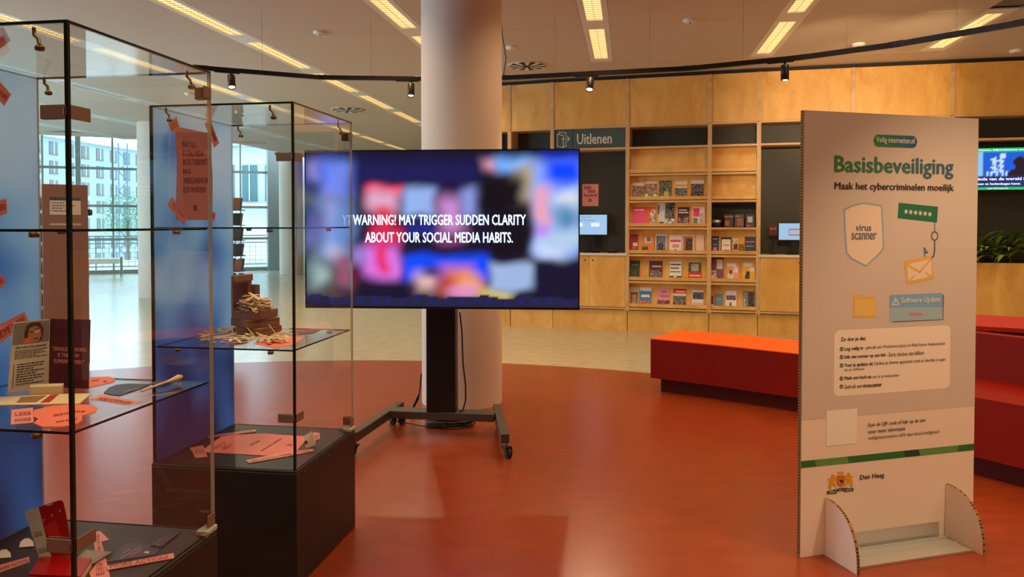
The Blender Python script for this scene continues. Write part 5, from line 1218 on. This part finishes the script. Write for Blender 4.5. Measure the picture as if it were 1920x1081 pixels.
# each item: words, (left, lowest) pixel, (right, highest pixel at the left end), weight
btext('logo_lettering', [('Veilig internetten.nl', (1642, 270), (1714, 256), .012)], m_white)
btext('title_lettering', [('Basisbeveiliging', (1563.5, 332), (1788, 291), .032)], grad=(rgb(60, 128, 70), rgb(70, 100, 124)))
btext('subtitle_lettering', [('Maak het cybercriminelen moeilijk', (1564, 358.5), (1788, 341), .022)], m_ink)
m_bl = colmat('greyblue print', rgb(142, 172, 196)); m_bf = colmat('pale shield field', rgb(232, 210, 192)); m_yel = colmat('ochre print', rgb(226, 176, 82)); m_yel2 = colmat('pale ochre print', rgb(230, 190, 108)); m_gp = colmat('green print', rgb(38, 112, 80)); m_hook = colmat('slate print', rgb(104, 112, 128))
def sh(pts): return [pl(1490 + x / 2.514, 190 + y / 2.514) for x, y in pts]
SH = [(228, 508), (270, 488), (322, 476), (370, 482), (412, 490), (418, 600), (422, 690), (405, 716), (336, 779), (262, 742), (240, 715), (232, 600)]
cxm, cym = 325, 620
bprint('shield_outline', [(sh(SH), m_bl)], .0004); bprint('shield_field', [(sh([(cxm + (x - cxm) * .92, cym + (y - cym) * .95) for x, y in SH]), m_bf)], .0008)
btext('shield_lettering', [('virus', (1604, 432.5), (1633, 420), .012), ('scanner', (1596, 449), (1643, 436), .012)], m_hook)
bprint('password_tag', [(sh([(484, 550), (490, 477), (675, 496), (670, 571)]), m_gp)], .0004)
st = []
for k in range(6):
    cx = 524 + k * 22.5; cy = 519 + k * 2.4
    for q in range(3):
        a = q * math.pi / 3 + .3; dx, dy = math.cos(a) * 9, math.sin(a) * 11; nx, ny = -math.sin(a) * 1.8, math.cos(a) * 1.8
        st.append((sh([(cx - dx - nx, cy - dy - ny), (cx + dx - nx, cy + dy - ny), (cx + dx + nx, cy + dy + ny), (cx - dx + nx, cy - dy + ny)]), m_boardbox))
bprint('password_stars', st, .0008)
g = MB(); hk = sh([(659, 570), (659, 614)]); line(g, hk, .006, m_hook, BF @ Matrix.Translation((0, 0, .0004)))
line(g, sh([(659 + 15 * math.cos(k * .524), 634 + 20 * math.sin(k * .524)) for k in range(12)]), .007, m_hook, BF @ Matrix.Translation((0, 0, .0004)), True)
line(g, sh([(659, 655), (659, 700), (654, 728), (640, 745)]), .009, m_hook, BF @ Matrix.Translation((0, 0, .0005)))
line(g, sh([(613, 732), (610, 690), (624, 712), (612, 712)]), .007, m_hook, BF @ Matrix.Translation((0, 0, .0005))); g.build('fish_hook_print', bd)
bprint('envelope_outline', [(sh([(513, 752), (643, 727), (657, 835), (530, 862)]), m_yel)], .0008); bprint('envelope_field', [(sh([(528, 768), (640, 742), (645, 824), (535, 846)]), m_bf)], .001)
g = MB(); ML = BF @ Matrix.Translation((0, 0, .0014)); line(g, sh([(528, 768), (588, 804), (640, 742)]), .01, m_yel, ML); line(g, sh([(540, 846), (562, 822)]), .008, m_yel, ML); line(g, sh([(640, 824), (616, 805)]), .008, m_yel, ML); g.build('envelope_lines', bd)
bprint('folder_print', [(sh([(273, 1022), (275, 912), (312, 912), (316, 918), (378, 920), (382, 1018)]), m_yel)], .0004); bprint('folder_front', [(sh([(280, 1012), (284, 935), (374, 930), (380, 1008)]), m_yel2)], .0008)
bprint('update_window_shadow', [(sh([(455, 1042), (700, 1030), (704, 912), (690, 908)]), m_hook)], .0003)
bprint('update_window', [(sh([(446, 1036), (447, 912), (696, 902), (696, 1026)]), colmat('pale blue print', rgb(158, 188, 204)))], .0006)
bprint('update_window_header', [(sh([(447, 970), (447, 912), (696, 902), (696, 966)]), colmat('blue print', rgb(124, 172, 216)))], .001)
g = MB(); line(g, sh([(458, 958), (474, 926), (490, 956)]), .004, m_white, ML, True); line(g, sh([(474, 936), (474, 948)]), .004, m_white, ML); g.build('warning_triangle', bd)
btext('update_lettering', [('Software Update', (1688.5, 571), (1762, 557.5), .015, m_white), ('Update', (1705, 593), (1728.5, 584.5), .0, m_orange)])
def c5(x, y): return (1490 + x / 2.2472, 600 + y / 2.2472)
L5 = [('Zo doe je dat:', (193, 92), (299, 72), .02), ('Log veilig in', (209, 131), (287, 112), .02), ('- gebruik een Wachtwoord(zin) en Multi Factor Authenticatie', (291, 125), (632, 108), 0),
      ('Klik niet zomaar op een link', (209, 165), (383, 147), .02), ('- Eerst checken dan klikken', (387, 153), (543, 136), 0), ('Voer je updates uit.', (209, 200), (331, 181), .02),
      ('Update je slimme apparaten zoals je deurbel, je apps', (335, 192), (634, 174), 0), ('en je software', (209, 217), (292, 202), 0), ('Maak een back-up', (208, 254), (322, 236), .02), ('van al je bestanden', (325, 247), (438, 231), 0),
      ('Gebruik een', (208, 288), (282, 271), 0), ('virusscanner', (285, 283), (366, 267), .02),
      ('Scan de QR code of kijk op de site', (307, 452), (549, 432), .008), ('voor meer informatie', (308, 476), (465, 460), .008), ('veiliginternetten.nl/5-tips-basisveiligheid', (308, 506), (606, 488), 0), ('Den Haag', (274, 676), (376, 651), .02)]
for s, a, c, b in L5: btext('lettering', [(s, c5(*a), c5(*c), b)], m_ink)
for cx, cy in ((197, 121), (197, 155), (197, 190), (196, 245), (196, 279)):
    g = MB(); x, z = pl(*c5(cx, cy)); g.add([(x + .0105 * math.cos(k * .628), z + .0105 * math.sin(k * .628), .001) for k in range(10)], [list(range(10))], colmat('dark teal print', rgb(50, 84, 76)), BF)
    line(g, [(x - .005, z), (x - .001, z - .004), (x + .005, z + .004)], .0025, m_white, BF @ Matrix.Translation((0, 0, .0016)))
    g.build('check_mark', bd)
# city crest
def ce(pts): return [pl(1540 + x / 12, 870 + y / 12) for x, y in pts]
m_gold = colmat('gold print', rgb(222, 156, 40)); m_gold2 = colmat('amber print', rgb(200, 118, 36)); m_rib = colmat('dark green ribbon', rgb(36, 76, 52))
bprint('crest_lions', [(ce([(170, 560), (200, 420), (150, 400), (200, 300), (230, 230), (270, 215), (300, 260), (330, 330), (290, 400), (330, 480), (340, 520), (290, 500), (250, 440), (220, 560)]), m_gold),
   (ce([(690, 520), (650, 400), (700, 380), (670, 280), (640, 190), (600, 180), (560, 230), (530, 320), (570, 380), (520, 470), (510, 510), (570, 480), (620, 410), (650, 520)]), m_gold)], .0004)
g = MB(); ML2 = BF @ Matrix.Translation((0, 0, .0006)); line(g, ce([(200, 330), (150, 330), (130, 350)]), .004, m_gold, ML2); line(g, ce([(650, 290), (700, 270), (715, 262)]), .004, m_gold, ML2); line(g, ce([(190, 420), (165, 470), (175, 540)]), .005, m_gold, ML2); line(g, ce([(690, 390), (700, 440), (680, 520)]), .005, m_gold, ML2); g.build('crest_tails', bd)
bprint('crest_shield', [(ce([(335, 245), (530, 240), (530, 420), (500, 470), (435, 510), (370, 480), (338, 420)]), m_gold2)], .0008)
bprint('crest_bird', [(ce([(400, 350), (440, 330), (470, 360), (500, 370), (480, 415), (450, 390), (440, 440), (432, 390)]), m_ink), (ce([(420, 330), (445, 325), (440, 350), (425, 350)]), m_white)], .0012)
bprint('crest_crown', [(ce([(370, 215), (350, 165), (385, 190), (400, 150), (430, 185), (455, 145), (470, 180), (512, 150), (495, 210)]), m_gold)], .0006)
bprint('crest_ribbon', [(ce([(120, 665), (122, 595), (345, 575), (340, 650)]), m_rib), (ce([(355, 605), (355, 545), (490, 520), (490, 590)]), m_rib), (ce([(505, 620), (500, 550), (720, 525), (720, 595)]), m_rib), (ce([(255, 565), (380, 540), (380, 550), (260, 578)]), m_rib), (ce([(490, 530), (590, 518), (590, 530), (490, 545)]), m_rib)], .0012)
g = MB()
for s, q in (('VREDE', [(160, 645), (310, 628), (310, 596), (160, 612)]), ('EN', [(395, 588), (450, 578), (450, 552), (395, 560)]), ('RECHT', [(545, 600), (690, 580), (690, 548), (545, 566)])):
    q = [MBd @ (BF @ Vector((*p, .0016))) for p in ce(q)]; quad_text(g, s, q, m_boardbox, .02)
g.build('crest_lettering', bd, world=True)
# wings: quarter curved feet standing at right angles to the board
def wing(px, label):
    x = px; H = .272; D = .215; pts = [(0, .003), (-D, .003)]
    for k in range(13):
        a = math.radians(90 * k / 12); pts.append((-(D) * math.cos(a) ** .8 if k else -D, .03 + (H - .03) * math.sin(a)))
    pts.append((0, H))
    g = MB(); Mx = Matrix(((0, 0, 1, x), (1, 0, 0, -.001), (0, 1, 0, 0), (0, 0, 0, 1)))
    g.prism(pts, 0, .016, m_board, Mx, msides=m_kraft); w = g.build('foot_wing', bd)
    g = MB(); 
    for i in range(1, len(pts) - 2):
        a, c = Vector((*pts[i], 0)), Vector((*pts[i + 1], 0)); L_ = (c - a).length; n = max(1, int(L_ / .013))
        d_ = (c - a).normalized(); q_ = Vector((d_.y, -d_.x, 0)) * -.0008
        for j in range(n):
            if random.random() < .75:
                s0 = a + d_ * (L_ * (j + .15) / n); s1 = a + d_ * (L_ * (j + .65) / n)
                g.add([(s0.x + q_.x, s0.y + q_.y, .003), (s1.x + q_.x, s1.y + q_.y, .003), (s1.x + q_.x, s1.y + q_.y, .013), (s0.x + q_.x, s0.y + q_.y, .013)], [(0, 1, 2, 3), (3, 2, 1, 0)], m_kraftd, Mx)
    if g.v: tag(g.build('corrugation', w), kind='stuff')
def bx(px, py): p = onz(px, py); return (p - bo).dot(be), (p - bo).dot(bn)
xw1 = bx(1553, 1043)[0] - .008; xw2 = bx(1775, 1008)[0] - .008
wing(xw1, ''); wing(xw2, '')
g = MB(); xa, xb = xw1 + .02, xw2 - .012
g.box(xa, -.006, .012, xb - .03, -.002, .09, m_alu); g.box(xa, -.17, .004, xb, -.003, .010, m_alu, b=.001); g.box(xa, -.085, .010, xb, -.078, .016, m_alu); g.box(xa, -.03, .010, xb, -.022, .022, m_alu); g.box(xa, -.172, .004, xb, -.166, .013, m_alu)
g.build('aluminium_foot', bd)

# ================================================================ BROWN KIOSK AND LEAFLET CAROUSEL
KD = 8.0; kp = aty(79, 420, KD); e = Vector((.80, .60, 0)); vk = ray(165.5, 420); kx = vk.x / vk.y
kw = (kx * kp.y - kp.x) / (e.x - kx * e.y)
MK = Matrix(((e.x, -e.y, 0, kp.x), (e.y, e.x, 0, kp.y), (0, 0, 1, 0), (0, 0, 0, 1)))
t = thing('brown_kiosk', 'tall brown cabinet with paper notice behind the near glass case', 'cabinet', (0, 0, 0), M=MK)
kh = CAMH + (420 - 344) / FPX * KD
MB().box(0, 0, .05, kw, .36, kh, m_kiosk, b=.003).build('body', t); MB().box(.02, .02, .0, kw - .02, .34, .05, m_gap).build('plinth', t)
zt_ = lambda py: CAMH + (420 - py) / FPX * (KD + .1)
MB().box(.07, -.004, zt_(402), kw - .07, -.001, zt_(369), m_white).box(.07, -.0055, zt_(375), kw - .07, -.004, zt_(369), m_sign).build('notice', t)
g = MB(); q = [MK @ Vector(v) for v in ((.09, -.0065, zt_(398)), (kw - .1, -.0065, zt_(398)), (kw - .1, -.0065, zt_(378)), (.09, -.0065, zt_(378)))]; bars(g, q, 4, m_ink, .3, (.5, .9, .4, .7)); g.build('notice_lettering', t, world=True)
MB().box(.07, -.004, zt_(422), kw - .07, -.001, zt_(418), m_greyplastic).box(.09, -.004, zt_(560), kw - .1, -.001, zt_(440), m_kiosk, b=.002).build('door_panel', t)
MB().lathe([(0, 0), (.03, 0), (.038, .02), (.03, .045), (0, .05)], m_black, 16, Matrix.Translation((kw, .05, zt_(397))) @ Matrix.Rotation(math.pi / 2, 4, 'Y')).build('side_knob', t)
g = MB()
for k in range(9):
    z = .35 + k * .17; g.box(-.05, .03, z, -.001, .33, z + .006, m_greyplastic); g.box(-.05, .03, z, -.045, .33, z + .05, m_edgel)
g.build('leaflet_rack', t)
for k in range(9):
    z = .35 + k * .17
    for j in range(2): MB().box(-.035, .04 + j * .15, z + .008, -.02, .16 + j * .15, z + .14, colmat('leaflet tone %d' % ((k + j) % 4), [rgb(214, 200, 180), rgb(120, 90, 70), rgb(70, 60, 56), rgb(190, 150, 120)][(k + j) % 4])).build('leaflet', t)
cp_ = aty(430, 420, 10.0)
t = thing('leaflet_carousel', 'dark leaflet carousel behind the blue side of the farther case', 'carousel', (cp_.x, cp_.y, 0))
MB().lathe([(0, 0), (.22, 0), (.22, .02), (.03, .04), (0, .04)], m_black, 20).build('foot', t); MB().tube([(0, 0, .03), (0, 0, 1.9)], .02, m_steel, 10).build('pole', t)
for k in range(7):
    z = .55 + k * .2
    for j in range(8):
        M = Matrix.Rotation(j * math.pi / 4 + .2, 4, 'Z') @ Matrix.Translation((.17 - .005 * k, 0, z)) @ Matrix.Rotation(.12, 4, 'Y')
        if j == 0: MB().lathe([(.12, z - .01), (.2, z - .01), (.2, z), (.12, z)], m_black, 16).build('ring', t)
        if k == 6 and j in (5, 6): continue
        MB().box(-.006, -.05, 0, .006, .05, .155, [m_black, m_card, m_ink, m_cart][(j + k) % 4], M).build('leaflet', t)
